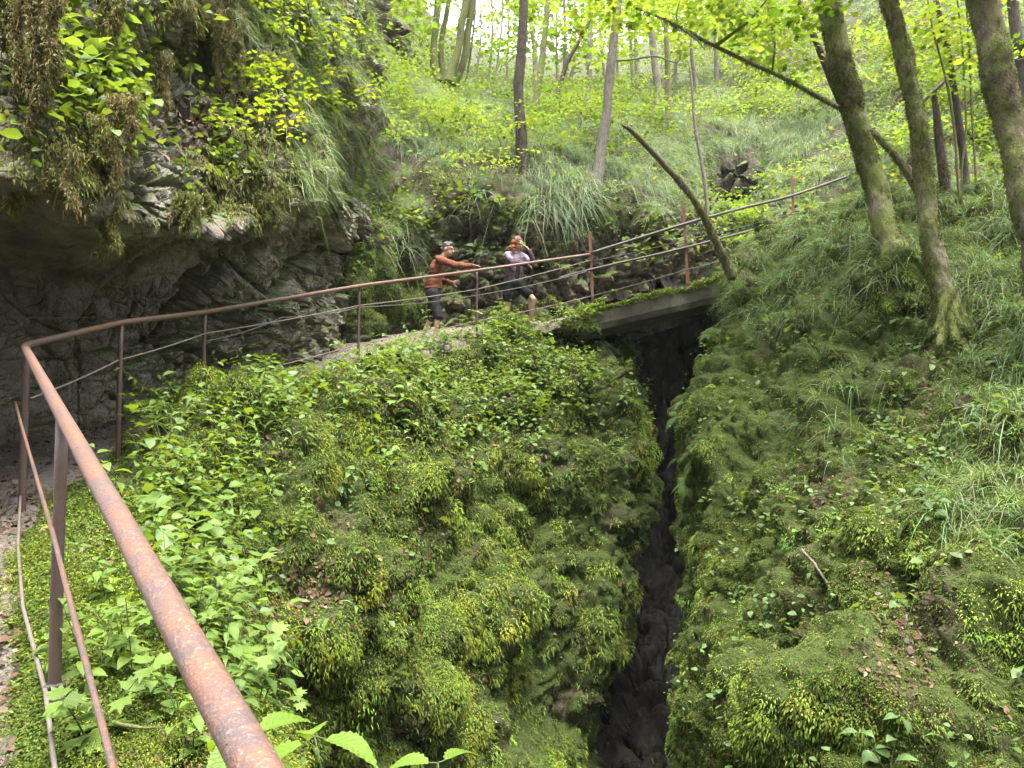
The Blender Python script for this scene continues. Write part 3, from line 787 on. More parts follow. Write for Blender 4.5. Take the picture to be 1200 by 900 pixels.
# ------------------------------------------------------------------ cable along the cliff and a stone by the near post
wc = empty('wall_cable', tuple(P(108, 372, 7.2)), 'thin pale cable strung low across the dark cliff face with a black ring', 'cable')
_t = sag(P(-260, 366, 4.2), P(108, 372, 7.15), 24, 0.015)
v, l, s = tube(np.concatenate([_t, sag(P(112, 372, 7.2), P(168, 374, 7.6), 6, 0.004)]), 0.004, 8)
obj_np('wire', v, l, s, M['cable'], wc)
a = np.linspace(0, 2 * np.pi, 25)
ring = P(109, 372, 7.17)[None] + 0.035 * np.stack([np.cos(a), 0.3 * np.sin(a), np.sin(a)], 1)
v, l, s = tube(ring, 0.011, 8, caps=False)
obj_np('ring', v, l, s, M['bridge_rail'], wc)
v, l, s = rock(P(48, 890, 2.62), (0.15, 0.12, 0.11), 11, 4)
tag(obj_np('stone', v, l, s, M['stone']), 'pale mossy stone at the foot of the nearest handrail post', 'stone')
# ------------------------------------------------------------------ people
def capsule(p0, p1, r0, r1, n=12):
    p0 = np.asarray(p0, float); p1 = np.asarray(p1, float)
    ax = norm(p1 - p0) if np.linalg.norm(p1 - p0) > 1e-6 else np.array([0, 0, 1.0])
    k = [(-1 + 1e-3, 0)] 
    pts, rad = [], []
    for a in np.linspace(-np.pi / 2 + 0.12, 0, 5): pts.append(p0 + ax * r0 * np.sin(a)); rad.append(r0 * np.cos(a))
    for a in np.linspace(0, np.pi / 2 - 0.12, 5): pts.append(p1 + ax * r1 * np.sin(a)); rad.append(r1 * np.cos(a))
    return tube_s(np.array(pts), np.array(rad), ax, n)

def tube_s(pts, rad, ax, n):
    ref = np.array([0, 0, 1.0]) if abs(ax[2]) < 0.9 else np.array([1.0, 0, 0])
    s_ = norm(np.cross(ax, ref)); b_ = np.cross(ax, s_)
    a = np.arange(n) / n * 2 * np.pi
    ring = np.cos(a)[:, None] * s_ + np.sin(a)[:, None] * b_
    v = (pts[:, None] + ring[None] * rad[:, None, None]).reshape(-1, 3)
    k = len(pts)
    i, j = np.meshgrid(np.arange(k - 1), np.arange(n), indexing='ij'); j2 = (j + 1) % n
    q = np.stack([i * n + j, i * n + j2, (i + 1) * n + j2, (i + 1) * n + j], -1).reshape(-1, 4)
    l, st = quads(q)
    l = np.concatenate([l, np.arange(n)[::-1], (k - 1) * n + np.arange(n)]); st = np.concatenate([st, [len(q) * 4, len(q) * 4 + n]])
    return v, l, st

def ellipsoid(c, ax3, R=None, n=16):
    pts, rad = [], []
    for a in np.linspace(-np.pi / 2 + 0.1, np.pi / 2 - 0.1, 11): pts.append([0, 0, np.sin(a)]); rad.append(np.cos(a))
    v, l, st = tube_s(np.array(pts), np.array(rad), np.array([0, 0, 1.0]), n)
    v = v * np.asarray(ax3)
    if R is not None: v = v @ np.asarray(R).T
    return v + np.asarray(c), l, st

def fuse(acc, voxel, smooth_n=4, name='body', wrinkle=0.0, seed=0, wscale=0.06):
    me = acc.mesh('tmp', [])
    o = bpy.data.objects.new('tmp', me); C.objects.link(o)
    r = o.modifiers.new('r', 'REMESH'); r.mode = 'VOXEL'; r.voxel_size = voxel
    if smooth_n:
        sm = o.modifiers.new('s', 'SMOOTH'); sm.factor = 0.5; sm.iterations = smooth_n
    dg = bpy.context.evaluated_depsgraph_get()
    m2 = bpy.data.meshes.new_from_object(o.evaluated_get(dg))
    bpy.data.objects.remove(o); bpy.data.meshes.remove(me)
    n = len(m2.vertices)
    co = np.zeros(n * 3, np.float32); m2.vertices.foreach_get('co', co); co = co.reshape(-1, 3).astype(float)
    if wrinkle:
        nr = np.zeros(n * 3, np.float32); m2.vertex_normals.foreach_get('vector', nr); nr = nr.reshape(-1, 3)
        co = co + nr * (wrinkle * fbm(co * np.array([1, 1, 2.2]), wscale * 2, 3, seed))[:, None]
        m2.vertices.foreach_set('co', co.astype(np.float32).ravel())
    m2.polygons.foreach_set('use_smooth', np.full(len(m2.polygons), True))
    m2.update(); m2.name = name
    return m2

def put(name, me, mat, parent):
    me.materials.append(mat)
    return link(bpy.data.objects.new(name, me), parent)

def head_frame(f):
    f = norm(np.asarray(f, float)); s_ = norm(np.cross(f, [0, 0, 1.0])); u = np.cross(s_, f)
    return np.stack([s_, f, u], 1)          # columns: right, front, up

def add_head(ac, c, R, k=1.0):
    L = lambda x, y, z: np.asarray(c) + R @ (np.array([x, y, z]) * k)
    ac.add(*ellipsoid(L(0, -0.008, 0.025), np.array([0.073, 0.093, 0.088]) * k, R))
    ac.add(*ellipsoid(L(0, 0.03, -0.045), np.array([0.055, 0.06, 0.07]) * k, R))
    ac.add(*ellipsoid(L(0, 0.062, -0.092), np.array([0.026, 0.022, 0.02]) * k, R))
    ac.add(*capsule(L(0, 0.083, 0.012), L(0, 0.107, -0.03), 0.010 * k, 0.014 * k))
    ac.add(*capsule(L(-0.03, 0.08, 0.028), L(0.03, 0.08, 0.028), 0.012 * k, 0.012 * k))
    ac.add(*capsule(L(-0.017, 0.083, -0.064), L(0.017, 0.083, -0.064), 0.010 * k, 0.010 * k))
    for sx in (-1, 1):
        ac.add(*ellipsoid(L(sx * 0.078, -0.01, -0.012), np.array([0.011, 0.02, 0.033]) * k, R))
    return L

def add_eyes(L, k, parent):
    for sx in (-1, 1):
        a2 = Acc(); a2.add(*ellipsoid(L(sx * 0.029, 0.081, 0.012), np.array([0.012, 0.010, 0.008]) * k)); a2.obj('eye', M['eye'], parent)
    a2 = Acc(); a2.add(*capsule(L(-0.02, 0.092, -0.064), L(0.02, 0.092, -0.064), 0.0045 * k, 0.0045 * k)); a2.obj('mouth', M['lip'], parent)

def add_hand(ac, wrist, d, pn, k=1.0, curl=0.5, thumb=1):
    """wrist point, direction along the hand, palm normal (fingers curl towards it)"""
    d = norm(np.asarray(d, float)); pn = np.asarray(pn, float); pn = norm(pn - d * np.dot(pn, d)); s_ = np.cross(d, pn)
    w = np.asarray(wrist, float)
    ac.add(*ellipsoid(w + d * 0.045 * k, np.array([0.04, 0.05, 0.016]) * k, np.stack([s_, d, pn], 1)))
    for i, (x, ln) in enumerate(((-0.029, 0.068), (-0.010, 0.078), (0.010, 0.073), (0.028, 0.058))):
        b0 = w + d * 0.084 * k + s_ * x * k
        d1 = norm(d + pn * curl * 0.6 + s_ * x * 4); d2 = norm(d + pn * curl * 1.5 + s_ * x * 2)
        b1_ = b0 + d1 * ln * 0.5 * k; b2_ = b1_ + d2 * ln * 0.5 * k
        ac.add(*capsule(b0 - d * 0.02 * k, b1_, 0.0098 * k, 0.0088 * k, 8)); ac.add(*capsule(b1_, b2_, 0.0088 * k, 0.0072 * k, 8))
    t0 = w + d * 0.028 * k - s_ * thumb * 0.03 * k
    t1 = t0 + norm(d * 0.7 - s_ * thumb * 0.8 + pn * 0.3) * 0.04 * k
    t2 = t1 + norm(d - s_ * thumb * 0.3 + pn * 0.4) * 0.03 * k
    ac.add(*capsule(t0, t1, 0.0125 * k, 0.0105 * k, 8)); ac.add(*capsule(t1, t2, 0.0105 * k, 0.008 * k, 8))

M['skin'] = m_plain('skin', (0.36, 0.20, 0.135), 0.55, 30, 0.12, 0.1, 0.003, 0.35)
M['skin_tan'] = m_plain('skin_tan', (0.36, 0.215, 0.155), 0.55, 30, 0.12, 0.1, 0.003, 0.35)
M['lip'] = m_plain('lip', (0.32, 0.12, 0.10), 0.5)
M['eye'] = m_plain('eye', (0.03, 0.025, 0.02), 0.3)
M['sweater'] = m_plain('rust_sweater', (0.15, 0.055, 0.033), 0.9, 60, 0.18, 0.5, 0.01, 0.1)
M['sweater_dark'] = m_plain('ribbed_knit', (0.105, 0.04, 0.026), 0.9, 60, 0.18, 0.5, 0.01, 0.1)
M['trousers'] = m_plain('grey_trousers', (0.032, 0.031, 0.035), 0.9, 50, 0.25, 0.4, 0.01, 0.1)
M['grey_hair'] = m_plain('grey_hair', (0.085, 0.08, 0.078), 0.6, 90, 0.5, 0.9, 0.01)
M['red_hair'] = m_plain('auburn_hair', (0.24, 0.075, 0.026), 0.5, 70, 0.45, 0.9, 0.012, 0.4)
M['dark_hair'] = m_plain('brown_hair', (0.10, 0.036, 0.018), 0.5, 70, 0.4, 0.9, 0.012, 0.4)
M['jacket'] = m_plain('pale_jacket', (0.19, 0.155, 0.18), 0.85, 40, 0.12, 0.3, 0.01, 0.15)
M['jacket_low'] = m_plain('mauve_jacket', (0.10, 0.07, 0.082), 0.85, 40, 0.15, 0.3, 0.01, 0.15)
M['sleeve'] = m_plain('plum_sleeve', (0.06, 0.035, 0.055), 0.85, 40, 0.2, 0.3, 0.01, 0.15)
M['shorts'] = m_plain('dark_shorts', (0.016, 0.019, 0.018), 0.85, 40, 0.3, 0.3, 0.01, 0.1)
M['shirt'] = m_plain('dark_shirt', (0.03, 0.028, 0.035), 0.9, 40, 0.3, 0.3, 0.01, 0.1)
M['shoe'] = m_plain('pale_shoe', (0.2, 0.19, 0.18), 0.8, 60, 0.3, 0.3, 0.01)

def limb(ac, pts, rad, grow=0.0):
    for k in range(len(pts) - 1):
        ac.add(*capsule(pts[k], pts[k + 1], rad[k] + grow, rad[k + 1] + grow))

def torso(ac, J, grow=0.0, k=1.0, fwd=(1, 0, 0)):
    """J: dict pelvis, belly, chest, neck, and shoulders/hips; the frame's side axis from the shoulders"""
    for nm, (w, d, h) in (('pelvis', (.155, .105, .12)), ('belly', (.135, .095, .15)), ('chest', (.155, .11, .17))):
        sd = J['shR'] - J['shL'] if nm != 'pelvis' else J['hipR'] - J['hipL']
        up = norm(J['neck'] - J['belly']) if nm != 'pelvis' else norm(J['belly'] - J['pelvis'])
        x = norm(sd - up * np.dot(sd, up)); y = np.cross(up, x)
        ac.add(*ellipsoid(J[nm], np.array([w, d, h]) * k + grow, np.stack([x, y, up], 1)))
    limb(ac, [J['pelvis'], J['belly'], J['chest']], [.09 * k, .09 * k, .10 * k], grow)
    limb(ac, [J['shL'], J['neck'] * 0.85 + J['chest'] * 0.15, J['shR']], [.058 * k, .062 * k, .058 * k], grow)

# ---- man leaning towards the rail, one arm stretched along it
o = P(508, 402, 12.75)
man = empty('person', tuple(o), 'person in a rust-orange sweater leaning forward with one arm stretched along the handrail', 'person')
J = {k: np.array(q, float) for k, q in dict(pelvis=(0, 0, .84), belly=(.0, 0, 1.02), chest=(.05, 0, 1.24), neck=(.14, 0, 1.42), shR=(.12, -.18, 1.36), shL=(.10, .18, 1.34),
     hipR=(0, -.09, .84), hipL=(0, .09, .84)).items()}
armR = [J['shR'], np.array((.40, -.28, 1.235)), np.array((.655, -.37, 1.215))]
armL = [J['shL'], np.array((.09, .24, 1.06)), np.array((.30, .10, 1.02))]
legR = [J['hipR'], np.array((.08, -.10, .46)), np.array((.03, -.10, .07))]
legL = [J['hipL'], np.array((-.04, .10, .45)), np.array((-.21, .10, .10))]
f = np.array((.93, -.30, -.22)); R = head_frame(f); hc = np.array((.235, -.02, 1.565))
ac = Acc()
torso(ac, J, -0.012)
limb(ac, armR, [.05, .04, .028], -.004); limb(ac, armL, [.05, .04, .028], -.004)
for lg in (legR, legL): limb(ac, lg, [.088, .056, .036], -.004)
limb(ac, [J['neck'] - np.array((.02, 0, .04)), hc - np.array((.03, 0, .05))], [.056, .052])
L = add_head(ac, hc, R)
add_hand(ac, armR[2], (1, -.15, -.05), (0.1, -.3, -1), 1.0, 0.5, 1); add_hand(ac, armL[2], (1, -.2, .1), (0, -1, -.2), 1.0, 0.9, -1)
put('body', fuse(ac, 0.0065, 2), M['skin_tan'], man)
add_eyes(L, 1.0, man)
for e in list(man.children):
    if e.name.split('.')[0] in ('eye', 'mouth'): e.location = man.location
ac = Acc()
torso(ac, J, 0.014)
limb(ac, [J['belly'], J['pelvis'] + np.array((0, 0, .04))], [.13, .135], 0.012)
limb(ac, armR[:2] + [armR[1] * .12 + armR[2] * .88], [.064, .052, .042], 0.006); limb(ac, armL[:2] + [armL[1] * .12 + armL[2] * .88], [.064, .052, .042], 0.006)
limb(ac, [J['neck'] + np.array((-.03, -.09, -.03)), J['neck'] + np.array((-.07, 0, -.005)), J['neck'] + np.array((-.03, .09, -.03))], [.045, .055, .045])
put('sweater', fuse(ac, 0.011, 4, wrinkle=0.016, wscale=.08), M['sweater'], man)
ac = Acc(); limb(ac, [J['neck'] + np.array((.0, -.10, -.01)), J['neck'] + np.array((-.085, -.05, .0)), J['neck'] + np.array((-.10, .03, .005)), J['neck'] + np.array((.0, .10, -.01))], [.035, .05, .05, .035])
limb(ac, [J['neck'] + np.array((-.09, 0, -.01)), J['neck'] + np.array((-.12, 0, -.10))], [.055, .045])
put('hood', fuse(ac, 0.009, 3, wrinkle=.01), M['sweater_dark'], man)
ac = Acc(); ac.add(*ellipsoid(J['pelvis'] + np.array((.0, 0, .065)), (.155, .19, .045)))
put('hem', fuse(ac, 0.009, 3, wrinkle=.006), M['sweater_dark'], man)
for ar in (armR, armL):
    ac = Acc(); limb(ac, [ar[1] * .2 + ar[2] * .8, ar[1] * .08 + ar[2] * .92], [.049, .046]); put('cuff', fuse(ac, 0.008, 3), M['sweater_dark'], man)
ac = Acc()
ac.add(*ellipsoid(J['pelvis'] - np.array((0, 0, .02)), (.135, .175, .13)))
for lg in (legR, legL): limb(ac, [lg[0], lg[1] - np.array((0, 0, .02))], [.106, .076], 0.004)
put('trousers', fuse(ac, 0.011, 5, wrinkle=0.007, seed=4), M['trousers'], man)
ac = Acc()
Lh = lambda x, y, z: hc + R @ np.array([x, y, z])
ac.add(*ellipsoid(Lh(0, -.024, .045), (.081, .098, .082), R)); ac.add(*ellipsoid(Lh(0, -.065, -.01), (.07, .055, .07), R)); ac.add(*ellipsoid(Lh(0, .045, .095), (.055, .045, .03), R))
put('hair', fuse(ac, 0.008, 2, wrinkle=0.012, wscale=0.02), M['grey_hair'], man)
for lg in (legR, legL):
    ac = Acc(); ac.add(*capsule(lg[2] + np.array((-.05, 0, -.035)), lg[2] + np.array((.15, -.02, -.04)), .042, .034)); ac.add(*capsule(lg[2] + np.array((-.01, 0, -.02)), lg[2] + np.array((0, 0, .03)), .044, .042))
    put('shoe', fuse(ac, 0.008, 2), M['shoe'], man)

# ---- woman leaning on the rail, one hand to her forehead
o = P(603, 387, 13.2)
wom = empty('person', tuple(o), 'person with auburn hair in grey jacket and dark shorts, hand raised to forehead', 'person')
J = {k: np.array(q, float) for k, q in dict(pelvis=(-.02, 0, .80), belly=(-.01, -.02, .98), chest=(.02, -.06, 1.17), neck=(.04, -.09, 1.335), shR=(-.13, -.14, 1.275), shL=(.175, .0, 1.255),
     hipR=(-.09, -.04, .80), hipL=(.07, .03, .80)).items()}
armR = [J['shR'], np.array((-.03, -.30, 1.095)), np.array((.20, -.36, 1.085))]
armL = [J['shL'], np.array((.345, -.16, 1.085)), np.array((.245, -.20, 1.345))]
legR = [J['hipR'], np.array((-.12, -.06, .44)), np.array((-.145, .0, .07))]
legL = [J['hipL'], np.array((.315, -.08, .52)), np.array((.27, -.02, .14))]
f = np.array((.66, -.62, -.42)); R = head_frame(f); hc = np.array((.055, -.125, 1.47))
ac = Acc()
torso(ac, J, -0.012, 0.92)
limb(ac, armR, [.044, .036, .025], -.003); limb(ac, armL, [.044, .036, .025], -.003)
for lg in (legR, legL): limb(ac, lg, [.088, .054, .034], 0.0)
for lg in (legR, legL): ac.add(*ellipsoid(lg[1] * .68 + lg[2] * .32 + np.array((-.015, .01, 0)), (.052, .052, .11)))
limb(ac, [J['neck'] - np.array((0, 0, .04)), hc - np.array((.01, -.03, .05))], [.05, .046])
L = add_head(ac, hc, R, 0.95)
add_hand(ac, armR[2], (.75, -.25, -.6), (-.3, -.2, -1), 0.92, 0.4, 1); add_hand(ac, armL[2], (-.62, -.1, .75), (-.6, .2, -.5), 0.92, 0.5, 1)
for lg in (legR, legL): ac.add(*capsule(lg[2] + np.array((-.01, .03, -.03)), lg[2] + np.array((.08, -.10, -.05)), .036, .026))
put('body', fuse(ac, 0.0065, 2), M['skin'], wom)
add_eyes(L, 0.95, wom)
for e in list(wom.children):
    if e.name.split('.')[0] in ('eye', 'mouth'): e.location = wom.location
ac = Acc(); torso(ac, J, 0.012, 0.92)
limb(ac, [J['chest'], J['belly']], [.125, .14], 0.0)
limb(ac, [armR[0], armR[0] * .3 + armR[1] * .7], [.050, .046], 0.004); limb(ac, [armL[0], armL[0] * .3 + armL[1] * .7], [.050, .046], 0.004)
put('jacket', fuse(ac, 0.010, 4, wrinkle=0.008, seed=2), M['jacket'], wom)
ac = Acc(); limb(ac, [J['belly'] + np.array((0, 0, .04)), J['pelvis'] + np.array((0, 0, .06))], [.152, .155], 0.008)
ac.add(*ellipsoid(J['belly'], (.168, .128, .12)))
put('jacket_hem', fuse(ac, 0.010, 4, wrinkle=0.008, seed=3), M['jacket_low'], wom)
for nm, ar in (('r', armR), ('l', armL)):
    ac = Acc(); limb(ac, [ar[0] * .42 + ar[1] * .58, ar[1], ar[1] * .1 + ar[2] * .9], [.050, .047, .039], 0.004)
    put('sleeve', fuse(ac, 0.009, 4, wrinkle=0.006, seed=5), M['sleeve'], wom)
ac = Acc(); limb(ac, [J['chest'] + np.array((.045, -.085, -.02)), J['pelvis'] + np.array((.055, -.12, .10))], [.045, .05], 0.0)
put('shirt', fuse(ac, 0.009, 3), M['shirt'], wom)
ac = Acc(); ac.add(*ellipsoid(J['pelvis'] - np.array((0, 0, .01)), (.175, .135, .12)))
limb(ac, [legR[0], legR[0] * .32 + legR[1] * .68], [.108, .098]); limb(ac, [legL[0], legL[0] * .36 + legL[1] * .64], [.108, .096])
put('shorts', fuse(ac, 0.010, 4, wrinkle=0.007, seed=6), M['shorts'], wom)
Lh = lambda x, y, z: hc + R @ (np.array([x, y, z]) * .95)
ac = Acc()
ac.add(*ellipsoid(Lh(0, -.028, .042), (.083, .098, .085), R))
put('hair', fuse(ac, 0.008, 2, wrinkle=0.012, wscale=0.02), M['dark_hair'], wom)
ac = Acc()
for sx, yy, zz, rr in ((-1, .0, -.03, .035), (1, .0, -.03, .035), (-.95, -.05, -.05, .045), (.95, -.05, -.05, .045), (-.4, -.085, -.06, .05), (.4, -.085, -.06, .05)):
    a0 = Lh(sx * .075, yy, .03); a1 = Lh(sx * .09, yy + .01, zz - .06); a2 = a1 + np.array((sx * .012, 0, -.07))
    limb(ac, [a0, a1, a2], [rr * .7, rr, rr * .6])
put('hair_length', fuse(ac, 0.008, 2, wrinkle=0.016, wscale=0.025, seed=8), M['red_hair'], wom)
for lg in (legR, legL):
    ac = Acc(); ac.add(*capsule(lg[2] + np.array((-.02, .05, -.035)), lg[2] + np.array((.09, -.12, -.05)), .042, .034)); ac.add(*capsule(lg[2] + np.array((0, .01, -.02)), lg[2] + np.array((0, 0, .02)), .042, .04))
    put('shoe', fuse(ac, 0.008, 2), M['shoe'], wom)
# ------------------------------------------------------------------ trees
_hv = hill.V.reshape(-1, 3); _hx, _hy, _hd = proj(_hv)
def hill_at(px, py, win=14):
    r = (_hx - px) ** 2 + (_hy - py) ** 2
    m = np.where(r < win ** 2)[0]
    if len(m) == 0: return _hv[np.argmin(r)]
    return _hv[m[np.argmin(_hd[m])]]

def leaf_tmpl(wd=0.42, droop=0.12, fold=0.10, maple=False):
    if maple:
        o = [(0, 0), (.30, .05), (.55, .30), (.34, .42), (.40, .80), (.14, .66), (0, 1.05), (-.14, .66), (-.40, .80), (-.34, .42), (-.55, .30), (-.30, .05)]
        v = [(x, y, fold * abs(x) * 1.5 - droop * y * y) for x, y in o] + [(0, .45, -0.02)]
        l = []; st = []
        for a_, b_ in ((0, 2), (2, 4), (4, 6), (6, 8), (8, 10), (10, 12)):
            st.append(len(l)); l += [12, a_ % 12, (a_ + 1) % 12, b_ % 12]
        uv = [(x + .5, y) for x, y in o] + [(.5, .45)]
        return Tmpl(v, l, st, uv)
    v = [(0, 0, 0), (-wd * .8, .28, fold), (0, .3, 0.0), (wd * .8, .28, fold), (-wd * .7, .65, fold * .6 - droop * .4), (0, .68, -droop * .45), (wd * .7, .65, fold * .6 - droop * .4), (0, 1.05, -droop)]
    f = [[0, 2, 1], [0, 3, 2], [1, 2, 5, 4], [2, 3, 6, 5], [4, 5, 7], [5, 6, 7]]
    l, st = [], []
    for q in f: st.append(len(l)); l += q
    return Tmpl(v, l, st, [(x[0] + .5, x[1]) for x in v])
LEAF = leaf_tmpl(); MAPLE = leaf_tmpl(maple=True)

def leaf_rot(n, tilt=0.45, az=None, pitch=0.0):
    """leaf lying flat: local y out along az, local z up, tilted at random"""
    az = rng.random(n) * 2 * np.pi if az is None else az
    up = norm(np.stack([rng.normal(0, tilt, n), rng.normal(0, tilt, n), np.ones(n)], 1))
    y = np.stack([np.cos(az), np.sin(az), np.full(n, pitch)], 1)
    y = norm(y - up * (y * up).sum(1, keepdims=True)); x = np.cross(y, up)
    return np.stack([x, y, up], -1)

def sprays(centers, radii, counts, size, tmpl=MAPLE, col=(0.10, 0.19, 0.02), flat=0.35, tilt=0.4, layers=True):
    """leaf sprays: flat tiers of leaves round each centre"""
    Pp, Ll, Ss, Cc = [], [], [], []
    V, Lo, St, Co, U = [], [], [], [], []
    nv = nl = 0
    for c, r, n in zip(centers, radii, counts):
        nt = max(2, int(n / 14))
        tc = np.asarray(c) + rng.normal(0, 1, (nt, 3)) * np.array([r, r, r * flat]) * 0.55
        k = rng.integers(0, nt, n)
        tl = rng.normal(0, .18, (nt, 2))
        dxy = rng.normal(0, 1, (n, 2)) * min(r * 0.35, size * 3.2)
        dz = (dxy * tl[k]).sum(1) + rng.normal(0, size * 0.25, n)
        pos = tc[k] + np.concatenate([dxy, dz[:, None]], 1)
        az = np.arctan2(dxy[:, 1], dxy[:, 0]) + rng.normal(0, .6, n)
        rot = leaf_rot(n, tilt, az, -0.25)
        tcol = jitter_col(col, nt, 0.16, 0.10)[k] * np.exp(rng.normal(0, .12, (n, 1)))
        v, l, st, cc, uv = instances(tmpl, pos, rot, size * np.exp(rng.normal(0, .25, (n, 1))), tcol)
        V.append(v); Lo.append(l + nv); St.append(st + nl); Co.append(cc); U.append(uv); nv += len(v); nl += len(l)
    return np.concatenate(V), np.concatenate(Lo), np.concatenate(St), np.concatenate(Co), np.concatenate(U)

def add_crown(parent, name, *a, **k):
    v, l, st, c, uv = sprays(*a, **k)
    return obj_np(name, v, l, st, M['tree_leaf'], parent, smooth=False, col=c, uv=uv)

def trunk_mesh(pts, rad, n=16, k=60, bump=0.1, bs=0.25, seed=0, flare=0.0):
    p = catmull(np.array(pts), k); r = np.interp(np.linspace(0, 1, k), np.linspace(0, 1, len(rad)), rad)
    p = p + np.stack([fbm(p, .9, 2, seed + 1), fbm(p, .9, 2, seed + 2), 0 * r], 1) * (r[:, None] * 0.35)
    if flare: r = r * (1 + flare * np.exp(-np.linspace(0, 1, k) * 18))
    return tube(p, r, n, bump=bump, bscale=bs, seed=seed)

def bark_moss(parent, v, k, n, amount, L=0.035, W=0.012, col=(0.085, 0.10, 0.022), seed=0):
    """fuzz of moss on a trunk made by tube(): v is (k*n, 3)"""
    V = v.reshape(k, n, 3); cen = V.mean(1, keepdims=True)
    i = rng.integers(0, k - 1, amount * 2); j = rng.random(amount * 2) * n; u = rng.random((amount * 2, 1))
    j0 = np.floor(j).astype(int) % n; j1 = (j0 + 1) % n; fj = (j - np.floor(j))[:, None]
    p = (V[i, j0] * (1 - fj) + V[i, j1] * fj) * (1 - u) + (V[i + 1, j0] * (1 - fj) + V[i + 1, j1] * fj) * u
    nn = norm(p - (cen[i, 0] * (1 - u) + cen[i + 1, 0] * u))
    keep = fbm(p, 0.35, 3, seed + 60) + rng.normal(0, .25, len(p)) > -0.05
    p, nn = p[keep][:amount], nn[keep][:amount]
    m = len(p)
    vv, l, s, c = blades(p - nn * 0.004, norm(nn * .8 + rng.normal(0, .5, (m, 3)) + [0, 0, -.3]), L * np.exp(rng.normal(0, .3, m)), W, 0.5, jitter_col(col, m, .3, .15, (0.10, 0.085, 0.035), .3), 2, tipw=.35)
    o_ = obj_np('moss', vv, l, s, M['moss'], parent, col=c); o_['kind'] = 'stuff'; return o_

TREES = 'trunks of the far wood above the gorge'
def tree(label, pts, rad, bark, crown=None, moss=0, k=60, n=16, bump=0.1, bs=0.25, seed=0, group=None, flare=0.0, name='tree', branches=(), csize=0.11, ccol=(0.10, 0.19, 0.02), cat='tree', tmpl=MAPLE, mossL=.035, mossW=.012, cflat=.35):
    t_ = empty(name, tuple(np.asarray(pts[0], float)), label, cat, group)
    v, l, s = trunk_mesh(pts, rad, n, k, bump, bs, seed, flare)
    tr = obj_np('trunk', v, l, s, M[bark], t_)
    if moss: bark_moss(t_, v, k, n, moss, seed=seed, L=mossL, W=mossW)
    for bp, br_ in branches:
        v, l, s = trunk_mesh(bp, br_, 8, 24, 0.1, 0.15, seed + 5)
        obj_np('branch', v, l, s, M[bark], t_)
    if crown:
        add_crown(t_, 'crown', [q[0] for q in crown], [q[1] for q in crown], [q[2] for q in crown], csize, col=ccol, tmpl=tmpl, flat=cflat)
    return t_

YG = (0.14, 0.218, 0.046)      # spring leaves
MG = (0.085, 0.155, 0.025)

def hi(px, py, d, r, n): return (P(px, py, d), r, n)
# the three leaning mossy trunks on the right slope
tree('thick leaning trunk with yellow-green moss, its base just right of the railing', [P(1062, 372, 9.4), P(1052, 318, 9.45), P(1043, 280, 9.55), P(1024, 215, 9.7), P(1004, 140, 9.8), P(989, 80, 9.8), P(972, 15, 9.8), P(948, -90, 9.8), P(915, -260, 9.9), P(880, -500, 10)],
     [.27, .20, .155, .14, .134, .136, .135, .12, .10, .06], 'bark_moss', [hi(960, -360, 9.5, 1.4, 300), hi(880, -460, 10, 1.5, 300), hi(930, 8, 9.3, 0.5, 60)], 22000, 220, 44, 0.22, 0.16, 3, flare=.6, mossL=.022, mossW=.009)
t2 = tree('mossy leaning trunk with a dark scar, second of the three on the right slope', [P(1122, 450, 8.2), P(1113, 385, 8.25), P(1105, 340, 8.3), P(1095, 280, 8.4), P(1085, 220, 8.5), P(1073, 150, 8.5), P(1058, 70, 8.5), P(1040, 0, 8.5), P(1008, -110, 8.6), P(960, -300, 8.8)],
     [.22, .16, .122, .10, .096, .098, .095, .09, .08, .05], 'bark_moss', [hi(1040, -260, 8.5, 1.4, 400), hi(1120, -330, 9, 1.5, 400)], 16000, 220, 40, 0.22, 0.14, 8, flare=.65, mossL=.02, mossW=.008)
tree('broad brown trunk leaning out of the upper right corner of the wood', [P(1250, 440, 7.0), P(1236, 345, 7.0), P(1222, 280, 7.1), P(1205, 215, 7.2), P(1188, 150, 7.3), P(1174, 90, 7.3), P(1158, 25, 7.3), P(1140, -50, 7.3), P(1110, -190, 7.4), P(1070, -380, 7.6)],
     [.25, .19, .15, .135, .13, .128, .124, .12, .10, .06], 'bark_brown', [hi(1150, -300, 7.5, 1.4, 350), hi(1240, -240, 7.5, 1.3, 300)], 13000, 220, 44, 0.2, 0.18, 12, flare=.4, mossL=.018, mossW=.007)
